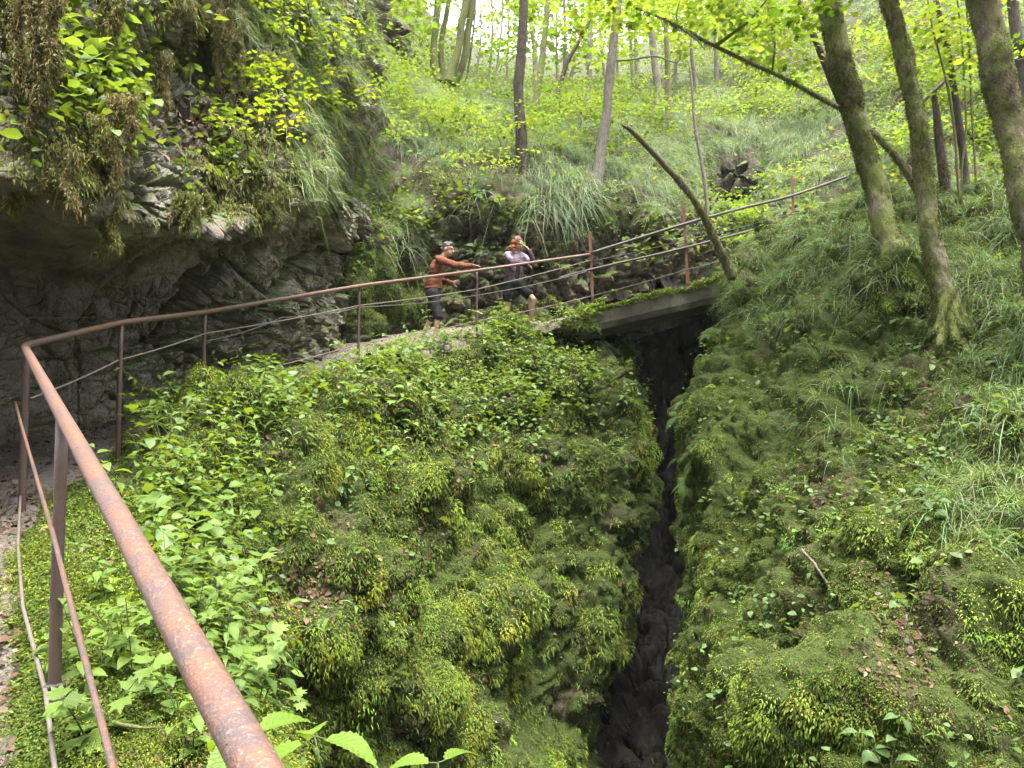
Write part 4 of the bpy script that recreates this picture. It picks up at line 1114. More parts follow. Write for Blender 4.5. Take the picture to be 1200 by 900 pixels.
# the slender leaning tree whose stem arches to the upper left, in front of the hill
tree('slender arching tree reaching left across the valley with bright leaf sprays', [P(1092, 262, 11.2), P(1072, 218, 11.0), P(1052, 186, 11), P(1020, 152, 11.1), P(985, 127, 11.2), P(930, 97, 11.2), P(880, 74, 11.2), P(830, 50, 11.1), P(790, 28, 11), P(758, 14, 11), P(735, 4, 10.9)],
     [.085, .07, .058, .048, .04, .033, .028, .024, .019, .014, .007], 'bark_moss',
     [hi(735, 12, 10.8, .35, 70), hi(700, -10, 10.6, .6, 130), hi(770, 2, 10.8, .5, 130), hi(820, 12, 10.9, .55, 160), hi(865, 28, 11, .55, 170), hi(905, 55, 11, .5, 150), hi(930, 35, 11.2, .5, 150), hi(890, 5, 11.3, .7, 190), hi(945, 80, 11.1, .35, 70), hi(840, -20, 11.5, .8, 220), hi(720, 32, 10.9, .22, 30)],
     1500, 70, 12, 0.1, 0.15, 15, branches=[([P(838, 54, 11.1), P(860, 38, 10.9), P(880, 22, 10.7), P(902, -4, 10.5)], [.03, .024, .018, .008]), ([P(800, 34, 11), P(815, 45, 10.8), P(826, 58, 10.7)], [.018, .014, .006]),
     ([P(905, 84, 11.2), P(908, 50, 11.1), P(900, 10, 11), P(892, -20, 11)], [.018, .015, .012, .006]), ([P(795, 30, 11), P(793, 15, 11), P(800, -10, 11)], [.016, .012, .006])], csize=.088, ccol=YG)
# dead leaning pole by the bridge
dt = empty('dead_tree', tuple(P(857, 316, 12.7)), 'bare broken dead trunk leaning left over the bridge railing, mossy near its foot', 'dead tree')
v, l, s = trunk_mesh([P(858, 326, 12.7), P(848, 300, 12.6), P(832, 270, 12.5), P(810, 232, 12.4), P(778, 194, 12.3), P(752, 166, 12.2), P(733, 148, 12.1)], [.08, .07, .063, .056, .05, .046, .035], 14, 60, .12, .15, 31)
obj_np('trunk', v, l, s, M['bark_brown'], dt)
k_ = int(60 * .62); bark_moss(dt, v[:k_ * 14], k_, 14, 1800, L=.03, W=.012, col=(.09, .105, .02))
v, l, s = trunk_mesh([P(736, 151, 12.1), P(730, 147, 12.06), P(727, 145, 12.03)], [.03, .018, .006], 8, 10, .2, .05, 33)
obj_np('splinter', v, l, s, M['bark_brown'], dt)
# mid-distance single trunks
def hill_tree(label, base, pts, wpx, bark, crown=None, seed=0, moss=0, group=TREES, name='tree', **kw):
    b_ = hill_at(*base); d = proj(b_)[2]
    pl = [b_ - np.array([0, 0, 0.25])] + [P(x, y, d + dd) for x, y, dd in pts]
    r0 = wpx * d / FPX / 2
    rad = np.linspace(r0 * 1.12, r0 * .75, len(pl) - 1).tolist() + [r0 * .4]
    cr = [(P(x, y, d + dd), r, n) for x, y, dd, r, n in (crown or [])]
    return tree(label, pl, rad, bark, cr, moss, 50, 12, .08, .3, seed, group, .5, name, **kw)
hill_tree('straight dark trunk standing alone on the grassy bank above the two people', (608, 186), [(608, 120, 0), (610, 50, 0), (613, -30, 0), (617, -150, 0), (622, -330, 0)], 11.5, 'bark_dark',
          [(600, -250, 0, 1.6, 300), (660, -300, 1, 1.8, 300)], 41, 700, None, ccol=YG, csize=.12)
hill_tree('slightly bent grey-brown trunk on the grassy slope behind the bridge', (705, 206), [(709, 150, 0), (713, 100, 0), (719, 45, 0), (728, -20, 0), (745, -140, 0), (760, -280, 0)], 10.5, 'bark_grey',
          [(740, -200, 0, 1.5, 260), (790, -240, 0, 1.5, 260), (700, 18, .2, .45, 60), (680, 30, -.2, .4, 50)], 43, 500, None, ccol=YG, csize=.12,
          branches=[([P(714, 72, 16.2), P(740, 70, 16.0), P(768, 66, 15.9), P(792, 73, 15.8), P(800, 62, 15.7)], [.022, .022, .02, .016, .006])])
# multi-stemmed clump on the ridge, one thing
cb = hill_at(528, 99); cd = proj(cb)[2]
cl = empty('tree', tuple(cb), 'clump of four mossy curved stems from one root on the left ridge', 'tree')
for i, (a_, w_) in enumerate([([(512, 96), (508, 60), (512, 20), (515, -40), (520, -160)], 8), ([(520, 95), (517, 55), (524, 10), (527, -60)], 6), ([(526, 98), (535, 66), (541, 30), (547, -10), (552, -120)], 9), ([(531, 101), (544, 72), (549, 35), (553, 0), (560, -120)], 8)]):
    pl = [P(x, y, cd + .3 * (i % 2)) for x, y in a_]
    r0 = w_ * cd / FPX / 2
    v, l, s = trunk_mesh(pl, [r0 * 1.3] + [r0] * (len(pl) - 2) + [r0 * .5], 12, 50, .1, .3, 50 + i, .4)
    obj_np('trunk', v, l, s, M['bark_moss'], cl)
add_crown(cl, 'crown', [P(x, y, cd + dd) for x, y, dd in ((430, 6, -2), (470, 12, 0), (500, -10, -1), (455, -20, 0), (560, -60, 0), (400, 18, -3), (440, 30, -2))], [1.1, 1.0, 1.2, 1.4, 1.6, 1., .8], [260, 200, 220, 280, 300, 220, 120], .13, col=YG)
# thin dark stems on the right
tree('thin dark stem crossing behind the thick mossy trunk', [P(1003, 165, 12.4), P(978, 103, 12.3), P(958, 54, 12.2), P(938, 4, 12.2), P(915, -70, 12.3)], [.06, .055, .05, .045, .03], 'bark_dark', [hi(925, -40, 12, .8, 140)], 0, 40, 10, .08, .2, 61, ccol=YG, csize=.1)
tree('thin upright dark stem between the two right-hand leaning trunks', [P(1137, 262, 11.2), P(1131, 214, 11.5), P(1126, 160, 11.5), P(1119, 105, 11.5), P(1110, 55, 11.5), P(1097, 0, 11.5), P(1080, -90, 11.6)], [.07, .058, .052, .046, .04, .025], 'bark_dark', [hi(1090, 30, 11.2, .5, 110), hi(1130, 55, 11.4, .5, 120), hi(1075, -60, 11.5, .9, 180)], 300, 40, 10, .08, .2, 62, ccol=YG, csize=.095)
tree('short dark snag beside the thin upright stem', [P(1116, 268, 11.2), P(1108, 214, 11.2), P(1103, 180, 11.2), P(1098, 140, 11.2), P(1093, 108, 11.2)], [.085, .07, .06, .03], 'bark_dark', None, 500, 40, 10, .14, .15, 63, cat='dead tree', name='dead_tree')
tree('ivy-dark trunk at the far right edge, behind the broad brown trunk', [P(1204, 150, 13.5), P(1196, 80, 13.5), P(1188, 20, 13.5), P(1180, -40, 13.5), P(1165, -160, 13.5)], [.12, .1, .09, .085, .05], 'bark_dark', [hi(1190, -60, 13.3, 1., 200), hi(1195, 40, 13.2, .35, 60)], 0, 40, 10, .12, .2, 64, csize=.1)
for i, (a_, r_) in enumerate([([(1128, 262), (1122, 205), (1118, 150), (1108, 90), (1092, 30), (1083, -30)], .018), ([(1126, 262), (1127, 200), (1132, 140), (1128, 60), (1120, -20)], .014), ([(1146, 262), (1143, 200), (1139, 130), (1136, 60), (1130, -30)], .016)]):
    tree('one of three twig-thin upright saplings between the right-hand trunks', [P(x, y, 10.6 + .3 * i) for x, y in a_], [r_, r_, r_, r_ * .9, r_ * .6, r_ * .4][:len(a_)], 'bark_brown', [hi(a_[3][0], a_[3][1], 10.5 + .3 * i, .4, 60), hi(a_[4][0], a_[4][1], 10.5 + .3 * i, .5, 70)], 0, 30, 8, .05, .2, 70 + i, group='twig-thin saplings between the right-hand trunks', ccol=YG, csize=.085, name='sapling', cat='sapling')
sb = hill_at(829, 256)
sd_ = proj(sb)[2]
tree('pale thin crooked sapling rising behind the bridge railing near a dead trunk', [P(830, 258, sd_), P(826, 215, sd_), P(821, 185, sd_), P(815, 150, sd_), P(812, 110, sd_), P(806, 70, sd_)], [.05, .042, .04, .036, .03, .015], 'bark_grey', None, 0, 40, 8, .1, .2, 66, name='sapling', cat='sapling')
# fallen pale pole on the right slope
tree('pale fallen pole lying aslant among leaves beyond the right-hand trunks', [P(1080, 120, 12.6), P(1110, 92, 12.4), P(1140, 60, 12.3)], [.03, .028, .02], 'bark_grey', None, 0, 20, 8, .05, .2, 67, name='fallen_branch', cat='branch')
# the far wood: each trunk a tree of its own
FAR = [((631, 124), [(632, 95, 0), (637, 55, 0), (641, 15, 0), (645, -60, 0)], 8.5, 'bark_moss'), ((630, 92), [(625, 50, 0), (619, 0, 0), (616, -60, 0)], 5.5, 'bark_grey'),
       ((644, 118), [(662, 80, 0), (678, 50, 0), (692, 20, 0), (705, -30, 0)], 5, 'bark_dark'), ((690, 116), [(690, 70, 0), (692, 20, 0), (694, -50, 0)], 6.5, 'bark_grey'),
       ((663, 90), [(662, 40, 0), (660, -40, 0)], 5, 'bark_grey'), ((768, 110), [(766, 70, 0), (764, 20, 0), (761, -50, 0)], 9, 'bark_grey'), ((787, 122), [(783, 80, 0), (780, 30, 0), (777, -40, 0)], 7, 'bark_brown'),
       ((746, 74), [(744, 30, 0), (742, -40, 0)], 5.5, 'bark_grey'), ((812, 92), [(810, 50, 0), (808, -40, 0)], 5.5, 'bark_grey'), ((450, 44), [(449, 20, 0), (448, -40, 0)], 5, 'bark_moss'),
       ((474, 52), [(474, 20, 0), (472, -40, 0)], 5, 'bark_moss'), ((675, 84), [(674, 40, 0), (672, -40, 0)], 3.5, 'bark_grey'), ((705, 82), [(703, 30, 0), (704, -40, 0)], 3.5, 'bark_grey'),
       ((722, 78), [(724, 30, 0), (722, -40, 0)], 3, 'bark_grey'), ((600, 84), [(596, 40, 0), (597, -40, 0)], 3, 'bark_grey'), ((575, 90), [(577, 40, 0), (574, -40, 0)], 3, 'bark_grey'),
       ((560, 92), [(563, 50, 0), (562, -20, 0)], 2.5, 'bark_grey'), ((840, 80), [(838, 30, 0), (836, -40, 0)], 5, 'bark_grey'), ((870, 70), [(866, 20, 0), (865, -50, 0)], 4.5, 'bark_grey'),
       ((655, 82), [(652, 30, 0), (655, -40, 0)], 3, 'bark_grey'), ((905, 60), [(902, 10, 0), (900, -50, 0)], 5, 'bark_dark'), ((1050, 70), [(1048, 10, 0), (1050, -50, 0)], 5, 'bark_dark'),
       ((585, 86), [(588, 30, 0), (590, -40, 0)], 2.5, 'bark_grey'), ((1150, 60), [(1148, 10, 0), (1150, -60, 0)], 5, 'bark_dark'), ((735, 92), [(738, 40, 0), (734, -40, 0)], 4, 'bark_brown'), ((548, 84), [(552, 60, 0), (557, 10, 0), (556, -50, 0)], 2.5, 'bark_dark'),
       ((790, 84), [(795, 30, 0), (800, -40, 0)], 4, 'bark_grey'), ((615, 80), [(612, 30, 0), (613, -50, 0)], 3, 'bark_grey')]
for i, (b_, p_, w_, bk) in enumerate(FAR):
    d = proj(hill_at(*b_))[2]
    cr = []
    tx, ty = p_[-1][0], p_[-1][1]
    nlow = 5 if d > 25 else 2
    for q in range(2): cr.append((tx + rng.normal(0, 50 * 20 / d), ty - 60 + rng.normal(0, 50 * 20 / d) - 20, rng.normal(0, 2.5), 1.6, int(3600 / d)))
    for q in range(nlow): cr.append((tx + rng.normal(0, 36), rng.uniform(-10, 66), rng.normal(0, 2.5), rng.uniform(.7, 1.3), int(rng.uniform(1500, 3200) / d)))
    if 545 < b_[0] < 600: cr = cr[:4]
    hill_tree('far trunk standing in the pale wood at the top of the hillside', b_, p_, w_, bk, cr, 100 + i, 0, ccol=[YG, MG, (0.115, 0.19, 0.03)][i % 3], csize=.13 if d < 30 else .17)
# understory saplings with bright sprays: thin stem and flat tiers of leaves
UND = [(470, 118, 60), (500, 142, 70), (452, 92, 70), (432, 78, 80), (410, 66, 80), (478, 78, 60), (430, 108, 60), (540, 128, 50), (560, 152, 50), (655, 118, 60), (668, 140, 60), (690, 126, 60), (640, 160, 50), (712, 150, 40), (755, 120, 60), (600, 150, 50), (610, 190, 24), (880, 100, 90), (870, 120, 70), (905, 112, 60), (935, 118, 60), (1060, 130, 80), (1050, 90, 90), (1040, 60, 90), (1070, 175, 60), (1120, 90, 70), (1140, 120, 60), (1150, 150, 60), (1010, 175, 40), (870, 290, 40), (905, 285, 40), (960, 60, 80), (780, 140, 50), (820, 130, 50), (860, 255, 40), (950, 205, 40), (1150, 40, 80), (1165, 180, 50), (440, 150, 40), (545, 205, 30), (585, 165, 36)]
for i, (x, y, n_) in enumerate(UND):
    b_ = hill_at(x, y + 10); d = proj(b_)[2]
    top = P(x + rng.normal(0, 4), y - 8, d - .2); 
    t_ = empty('sapling', tuple(b_), 'small understory sapling with bright yellow-green leaf sprays on the wooded hillside', 'sapling', 'bright leafy saplings on the hillside')
    v, l, s = trunk_mesh([b_ - [0, 0, .1], (b_ + top) / 2 + rng.normal(0, .08, 3), top], [.014, .011, .006], 6, 14, .05, .2, i)
    obj_np('trunk', v, l, s, M['bark_brown'], t_)
    cs = [top + rng.normal(0, 1, 3) * np.array([.45, .35, .22]) * (d / 20) for _ in range(4)]
    add_crown(t_, 'crown', cs, [.5 * d / 20] * 4, [max(16, int(n_ * 1.7))] * 4, .058 * max(1, d / 19), col=YG, flat=.22, tilt=.28, tmpl=LEAF if i % 2 else MAPLE)

# brown rock outcrop on the slope beyond the bridge, and one on the left ridge
for (x, y, dd, sz, sd, lab) in ((868, 205, -.3, (.62, .5, .62), 5, 'brown fractured rock outcrop on the grassy slope beyond the bridge railing'), (432, 38, -.4, (.8, .6, .75), 8, 'dark mossy rock outcrop on the left ridge beside the clump of stems')):
    hb = hill_at(x, y)
    d = proj(hb)[2] + dd
    ro = empty('rock_outcrop', tuple(hb), lab, 'rock')
    ac = Acc()
    for k, (ox, oz, s_) in enumerate(((0, 0, 1.0), (-.7, -.25, .6), (.6, -.35, .65), (.2, .5, .6))):
        q = P(x, y, d) + np.array([ox * sz[0], .15 * k, oz * sz[2]])
        ac.add(*rock(q - np.array([0, 0, .2]), np.array(sz) * s_, sd + k, 5, .42, .55))
    ac.obj('boulders', M['outcrop'], ro, smooth=False)

# surface roots of the leaning trunks
for tr_, bx, by, bd, r0 in ((bpy.data.objects['tree'], 1050, 312, 9.45, .07), (t2, 1110, 372, 8.2, .06)):
    for (dx, dy, dd) in ((-34, 40, -.1), (-14, 62, -.35), (22, 58, -.35), (44, 34, -.1)):
        pts = [P(bx - dx * .05, by - 34, bd + .04), P(bx + dx * .3, by + dy * .2, bd - .08 + dd * .2), P(bx + dx * .6, by + dy * .5, bd - .06 + dd * .7), P(bx + dx * .8, by + dy * .8, bd + .16 + dd)]
        v, l, s = trunk_mesh(pts, [r0, r0 * .8, r0 * .5, r0 * .2], 14, 30, .2, .12, int(dx + 99))
        obj_np('root', v, l, s, M['bark_moss'], tr_)
        bark_moss(tr_, v, 30, 14, 3000, L=.02, W=.008, col=(.1, .14, .025), seed=int(dx + 50))

# leafy saplings rooted along the top edge of the cliff
_cv = cliff.V.reshape(-1, 3); _cx, _cy, _cd = proj(_cv)
for i, (x, y) in enumerate([(322, 112), (352, 132), (378, 108), (345, 62), (300, 182), (398, 70), (392, 150), (312, 40), (372, 30)]):
    m = np.where((_cx - x) ** 2 + (_cy - y) ** 2 < 64)[0]
    b_ = _cv[m[np.argmin(_cd[m])]] if len(m) else P(x, y, 9.5)
    d = proj(b_)[2]
    top = b_ + np.array([rng.normal(0, .05), -.18, .22])
    t_ = empty('sapling', tuple(b_), 'bright leafy sapling leaning out from the top edge of the overhanging cliff', 'sapling', 'saplings on the cliff edge')
    v, l, s = trunk_mesh([b_ + [0, .1, -.1], (b_ + top) / 2 + rng.normal(0, .04, 3), top], [.012, .009, .005], 6, 14, .05, .2, i)
    obj_np('trunk', v, l, s, M['bark_brown'], t_)
    add_crown(t_, 'crown', [top + rng.normal(0, 1, 3) * np.array([.26, .2, .10]) for _ in range(3)], [.26] * 3, [46] * 3, .058, col=(0.15, 0.23, 0.03), flat=.22, tilt=.28, tmpl=LEAF)
# ------------------------------------------------------------------ moss, grass, ground cover
MOSS_Y = (0.092, 0.128, 0.021); MOSS_D = (0.055, 0.075, 0.014); MOSS_B = (0.10, 0.085, 0.03)

def stuff(name, label, parts, mat, smooth=True):
    V, L, S, Cc = [], [], [], []
    nv = nl = 0
    for v, l, s, c in parts:
        V.append(v); L.append(l + nv); S.append(s + nl); Cc.append(c); nv += len(v); nl += len(l)
    o = obj_np(name, np.concatenate(V), np.concatenate(L), np.concatenate(S), mat, None, smooth, np.concatenate(Cc))
    return tag(o, label, kind='stuff')

def moss_on(S, n, w, L, W, col, dp=1.0, droop=.55, jit=.55, segs=2, alt=MOSS_B, altp=.12, cn=.45, cseed=5):
    p, nn = S.sample(n, w, dp)
    m = len(p)
    big = fbm(p, cn, 3, cseed)[:, None]
    # feathery fronds that grow out and hang over down the slope
    down = np.array([0, 0, -1.0]) - nn * (-nn[:, 2:3]); down = norm(down)
    d = norm(nn * .75 + down * .25 + rng.normal(0, jit, (m, 3)))
    c = jitter_col(col, m, .28, .13, alt, altp) * np.exp(0.35 * big) * np.where(big > .25, np.array([[1.12, 1.05, .9]]), 1)
    ln = L * np.exp(rng.normal(0, .35, m)) * (1 + .35 * big[:, 0])
    return blades(p - nn * .006 + nn * (rng.random((m, 1)) * .02), d, ln, W * np.exp(rng.normal(0, .25, m)), droop * (.4 + rng.random(m)), c, segs, tipw=.35, midw=1.05)

def clumps_on(S, nc, per, w, R, L, W, col, dp=1.0, droop=.8, alt=MOSS_D, altp=.25, dome=.5, segs=2, ref=8.5):
    """moss cushions: domes of short feathery fronds that hang over at their tips"""
    p, nn = S.sample(nc, w, dp)
    k = np.repeat(np.arange(len(p)), per); m = len(k)
    Rk = (R * np.exp(rng.normal(0, .35, len(p))))[k]
    t1 = norm(np.cross(nn, rng.normal(0, 1, nn.shape)))[k]; t2 = np.cross(nn[k], t1)
    a = rng.random(m) * 6.283; rr = np.sqrt(rng.random(m))
    rad = t1 * np.cos(a)[:, None] + t2 * np.sin(a)[:, None]
    pos = p[k] + rad * (rr * Rk)[:, None] + nn[k] * ((1 - rr ** 2) * Rk * dome - .01)[:, None] - np.array([0, 0, .25]) * (rr * Rk)[:, None]
    d = norm(nn[k] * (1.05 - rr[:, None] * .6) + rad * rr[:, None] * .8 + rng.normal(0, .35, (m, 3)))
    cc = jitter_col(col, len(p), .25, .13, alt, altp)[k] * np.exp(rng.normal(0, .18, (m, 1)))
    sd = norm(np.cross(d, np.array([0, 0, 1.0]) + rng.normal(0, .35, (m, 3))))
    fine = np.clip(np.linalg.norm(pos - CAM, axis=1) / ref, .4, 1.15)
    return blades(pos, d, fine * L * np.exp(rng.normal(0, .3, m)), fine * W * np.exp(rng.normal(0, .2, m)), droop * (.5 + rng.random(m)), cc, segs, side=sd, tipw=.3, midw=1.15)

def grass_on(S, n, w, L, W, col, dp=1.0, droop=.9, alt=(0.16, 0.14, 0.075), altp=.1, segs=4, clump=.25, jit=.35, up=.55):
    """arching blades in tussocks"""
    nc = max(1, n // 14)
    p, nn = S.sample(nc, w, dp)
    k = np.repeat(np.arange(len(p)), 14)
    m = len(k)
    down = norm(np.array([0, 0, -1.0]) + nn * nn[:, 2:3])
    tang = norm(np.cross(nn, rng.normal(0, 1, nn.shape)))
    pos = p[k] + tang[k] * 0 + np.cross(nn[k], norm(rng.normal(0, 1, (m, 3)))) * (clump * .25 * rng.random((m, 1)))
    d = norm(nn[k] * (1 - up) + np.array([0, 0, up]) + down[k] * .15 + rng.normal(0, jit, (m, 3)))
    Lk = L * np.exp(rng.normal(0, .25, len(p)))[k] * np.exp(rng.normal(0, .25, m))
    tc = jitter_col(col, len(p), .16, .1)[k] * np.exp(rng.normal(0, .15, (m, 1)))
    dead = rng.random(m) < altp; tc[dead] = np.array(alt) * np.exp(rng.normal(0, .2, (dead.sum(), 1)))
    return blades(pos - nn[k] * .01, d, Lk, W * np.exp(rng.normal(0, .2, m)), droop * (.6 + .6 * rng.random(m)), tc, segs, tipw=.12)

def leaves_on(S, n, w, size, col, dp=1.0, lift=.06, tmpl=LEAF, tilt=.5, alt=None, altp=0.0):
    p, nn = S.sample(n, w, dp); m = len(p)
    rot = leaf_rot(m, tilt)
    h = lift * (rng.random((m, 1)) ** 1.5) * 2
    c = jitter_col(col, m, .22, .1, alt, altp)
    v, l, s, cc, uv = instances(tmpl, p + nn * h * .7 + np.array([0, 0, .5]) * h, rot, size * np.exp(rng.normal(0, .3, (m, 1))), c)
    return v, l, s, cc

def litter_on(S, n, w, size=.05, dp=1.0):
    p, nn = S.sample(n, w, dp); m = len(p)
    z = norm(nn + rng.normal(0, .45, (m, 3)))
    rot = frame_from(z, rng.random(m) * 6.28)
    c = jitter_col((0.085, 0.052, 0.034), m, .4, .10, (0.16, 0.115, 0.08), .15)
    v, l, s, cc, uv = instances(LEAF, p + nn * .012, rot, size * np.exp(rng.normal(0, .35, (m, 1))), c)
    return v, l, s, cc

nzw = lambda p, sc, seed, lo=-.1: np.clip((fbm(p, sc, 4, seed) - lo) * 3.5, 0.0, 1)

# --- the mound
def w_mound_moss(p, n, px, py, d):
    w = .45 + nzw(p, .7, 101, -.2)
    w = w * (1 - .85 * np.clip(blobs(px, py, [(360, 690, 60, 45, 1.3), (345, 810, 70, 45, 1.0), (405, 585, 28, 35, 1.2), (640, 800, 30, 60, .9), (700, 850, 30, 60, .9), (470, 860, 50, 22, .6)]), 0, 1))
    return (w ** 1.5) * np.clip((800 - px) / 40, 0.06, 1)
w_led = lambda p, n, px, py, d: blobs(px, py, [(110, 700, 75, 120, 1.0), (130, 830, 60, 70, .6)]) * (d < 5) * (.3 + nzw(p, .3, 7, -.3))
w_top = lambda p, n, px, py, d: blobs(px, py, [(230, 520, 120, 60, 1), (330, 470, 90, 40, .8), (470, 440, 130, 60, 1), (620, 430, 120, 60, 1), (700, 430, 70, 50, 1), (560, 490, 190, 50, .6), (430, 560, 100, 40, .2), (250, 650, 60, 80, .6), (190, 560, 60, 50, .6)]) * (.04 + nzw(p, .8, 33, .0)) * np.where(d > 3.9, np.clip((px - 145) / 30, .04, 1), 1)
stuff('moss', 'feathery yellow-green moss covering the rounded rock bank in the middle', [
    moss_on(mound, 330000, lambda *a: w_mound_moss(*a) + .22, .019, .0095, (0.055, 0.085, 0.014), 1.0, alt=MOSS_Y, altp=.3),
    clumps_on(mound, 17000, 30, w_mound_moss, .06, .024, .0105, (0.103, 0.142, 0.022), 1.0, alt=(0.066, 0.095, 0.017), dome=.8),
    clumps_on(mound, 1700, 30, lambda *a: w_mound_moss(*a) * nzw(a[0], .6, 91, .05), .06, .022, .010, (0.105, 0.09, 0.03), 1.0, alt=(0.06, 0.05, 0.022)),
    clumps_on(mound, 1100, 110, lambda p, n, px, py, d: w_mound_moss(p, n, px, py, d) * nzw(p, .5, 55, .0), .13, .025, .011, (0.14, 0.18, 0.02), 1.0, .9, dome=.7, alt=(0.11, .15, .02)),
    clumps_on(mound, 3600, 26, w_led, .035, .020, .009, (0.15, 0.21, 0.03), .8, .5, alt=(0.09, .14, .02), ref=3.2),
], M['moss'])
stuff('undergrowth', 'small green leaves of low plants spread over the top of the rounded bank', [
    leaves_on(mound, 5000, w_top, .065, (0.085, 0.15, 0.028), .9, .16, alt=(0.12, 0.19, 0.025), altp=.35),
    leaves_on(mound, 500, lambda p, n, px, py, d: (px > 330) * (px < 760) * nzw(p, .5, 77, .1), .06, (0.075, 0.135, 0.03), .9, .06)], M['leaf'])
stuff('leaf_litter', 'brown dead leaves and crumbs lying between the moss of the rounded bank', [
    litter_on(mound, 6500, lambda p, n, px, py, d: blobs(px, py, [(370, 690, 60, 40, 1.), (500, 640, 40, 30, .25), (660, 420, 50, 60, .4), (470, 850, 60, 20, .5), (560, 500, 110, 50, .5), (600, 450, 110, 30, .4), (450, 500, 60, 30, .3)]) + .14 * nzw(p, .5, 12, .1), .036),
    litter_on(path, 9000, lambda p, n, px, py, d: .2 + nzw(p, .5, 13, 0) + .25 * (d < 4), .028, .8)], M['litter'])
# --- the right slope
def w_rs(p, n, px, py, d):
    w = .2 + nzw(p, .6, 201, -.15)
    return w * (.6 + blobs(px, py, [(830, 480, 60, 160, 1.8), (840, 760, 70, 200, 1.2), (960, 690, 110, 120, .9), (960, 850, 110, 60, 1.2), (1130, 690, 90, 90, .8), (1140, 850, 90, 90, .6), (900, 370, 60, 60, .6), (1060, 345, 34, 45, 1.6)]))
stuff('moss', 'dark olive moss covering the steep slope right of the gorge', [
    moss_on(rslope, 320000, lambda *a: w_rs(*a) + .2, .0125, .0065, (0.075, 0.10, 0.018), .85, alt=(0.075, 0.092, 0.018), altp=.35, cn=.35),
    clumps_on(rslope, 24000, 30, w_rs, .036, .0115, .0056, (0.12, 0.175, 0.028), .85, .55, ref=6.),
    clumps_on(rslope, 2200, 30, lambda *a: nzw(a[0], .5, 92, .05), .038, .0115, .0056, (0.09, 0.08, 0.03), .85, alt=(0.05, 0.045, 0.02), ref=6.),
    clumps_on(rslope, 1300, 110, lambda p, n, px, py, d: w_rs(p, n, px, py, d) * nzw(p, .4, 56, 0), .085, .019, .0085, (0.13, 0.185, 0.028), .85, .7, ref=6.)], M['moss'])
w_rg = lambda p, n, px, py, d: blobs(px, py, [(940, 300, 70, 45, 2.2), (1180, 330, 60, 90, 1.8), (1190, 460, 40, 80, .8), (1020, 450, 50, 40, .8), (960, 470, 40, 40, .4), (1150, 570, 60, 50, .9), (900, 350, 50, 40, .8), (1000, 260, 60, 40, 1.6), (1160, 240, 60, 40, 1.6), (1090, 520, 90, 50, .25), (860, 330, 25, 20, .8), (1112, 388, 26, 22, 2.2), (1050, 330, 22, 18, 1.4)]) * (.25 + nzw(p, .5, 61, -.2))
stuff('grass', 'long arching grass hanging down the slope under the leaning trees', [
    grass_on(rslope, 26000, w_rg, .30, .0075, (0.115, 0.18, 0.05), .8, 1.0)], M['grass'])
w_ru = lambda p, n, px, py, d: (.25 + blobs(px, py, [(1080, 430, 110, 60, 1), (900, 400, 60, 60, .6), (1130, 500, 80, 60, .8), (850, 560, 50, 60, .5), (1000, 560, 110, 50, .5), (1120, 360, 60, 40, .7)])) * nzw(p, .45, 62, 0)
stuff('undergrowth', 'small dull green leaves of low plants on the slope right of the gorge', [
    leaves_on(rslope, 3600, w_ru, .05, (0.08, 0.14, 0.04), .8, .10, alt=(0.085, 0.135, 0.03), altp=.25)], M['leaf'])
stuff('leaf_litter', 'brown dead leaves on the bare patches of the slope right of the gorge', [
    litter_on(rslope, 4500, lambda p, n, px, py, d: .12 * nzw(p, .4, 64, .05) + blobs(px, py, [(1040, 330, 40, 20, .5), (960, 570, 40, 30, .8), (1060, 700, 30, 60, .8), (1100, 480, 60, 40, .5), (1060, 780, 30, 40, .6)]), .026, .9)], M['litter'])
# --- cliff top
upw = lambda n, a=.05, b=.5: np.clip((n[:, 2] - a) / (b - a), 0, 1)
def w_cl(p, n, px, py, d):
    return upw(n, -.05, .5) * (py < 262) * (.15 + nzw(p, .9, 301, .0)) * (.04 + blobs(px, py, [(85, 190, 40, 50, .8), (260, 220, 70, 36, 1.6), (110, 110, 40, 40, .5), (340, 190, 50, 50, .6), (20, 60, 30, 70, .3), (280, 40, 40, 50, 1.2), (240, 20, 30, 30, .8), (190, 20, 30, 40, .6), (330, 110, 40, 50, .8)])) * (1 - .95 * np.clip(blobs(px, py, [(170, 200, 34, 70, 1.4), (215, 80, 40, 50, 1.2), (230, 150, 36, 20, 1)]), 0, 1))
stuff('moss', 'yellow-brown moss on the ledges and lip of the overhanging cliff', [
    moss_on(cliff, 40000, w_cl, .018, .008, (0.09, 0.105, 0.026), .9, .8, alt=(0.12, 0.10, 0.04), altp=.3), clumps_on(cliff, 5200, 34, w_cl, .06, .024, .010, (0.10, 0.12, 0.026), .9, 1.2, alt=(0.12, 0.10, 0.04), altp=.3, ref=6.5)], M['moss'])
w_cg = lambda p, n, px, py, d: upw(n, -.3, .3) * (py < 240) * blobs(px, py, [(385, 130, 40, 80, 2), (400, 60, 45, 70, 1.6), (345, 40, 44, 60, 1.6), (310, 20, 30, 40, .8), (365, 190, 40, 40, 1.2), (300, 190, 30, 24, .25)])
stuff('grass', 'pale grass hanging from the top of the overhanging cliff', [
    grass_on(cliff, 24000, w_cg, .26, .010, (0.16, 0.215, 0.085), .9, 1.1)], M['grass'])
w_cu = lambda p, n, px, py, d: upw(n, -.1, .4) * (py < 230) * (.1 + blobs(px, py, [(120, 90, 50, 60, .8), (290, 200, 60, 40, .8), (340, 120, 50, 60, .8), (400, 80, 50, 60, 1), (350, 50, 50, 60, 1.2)])) * nzw(p, .7, 302, -.15)
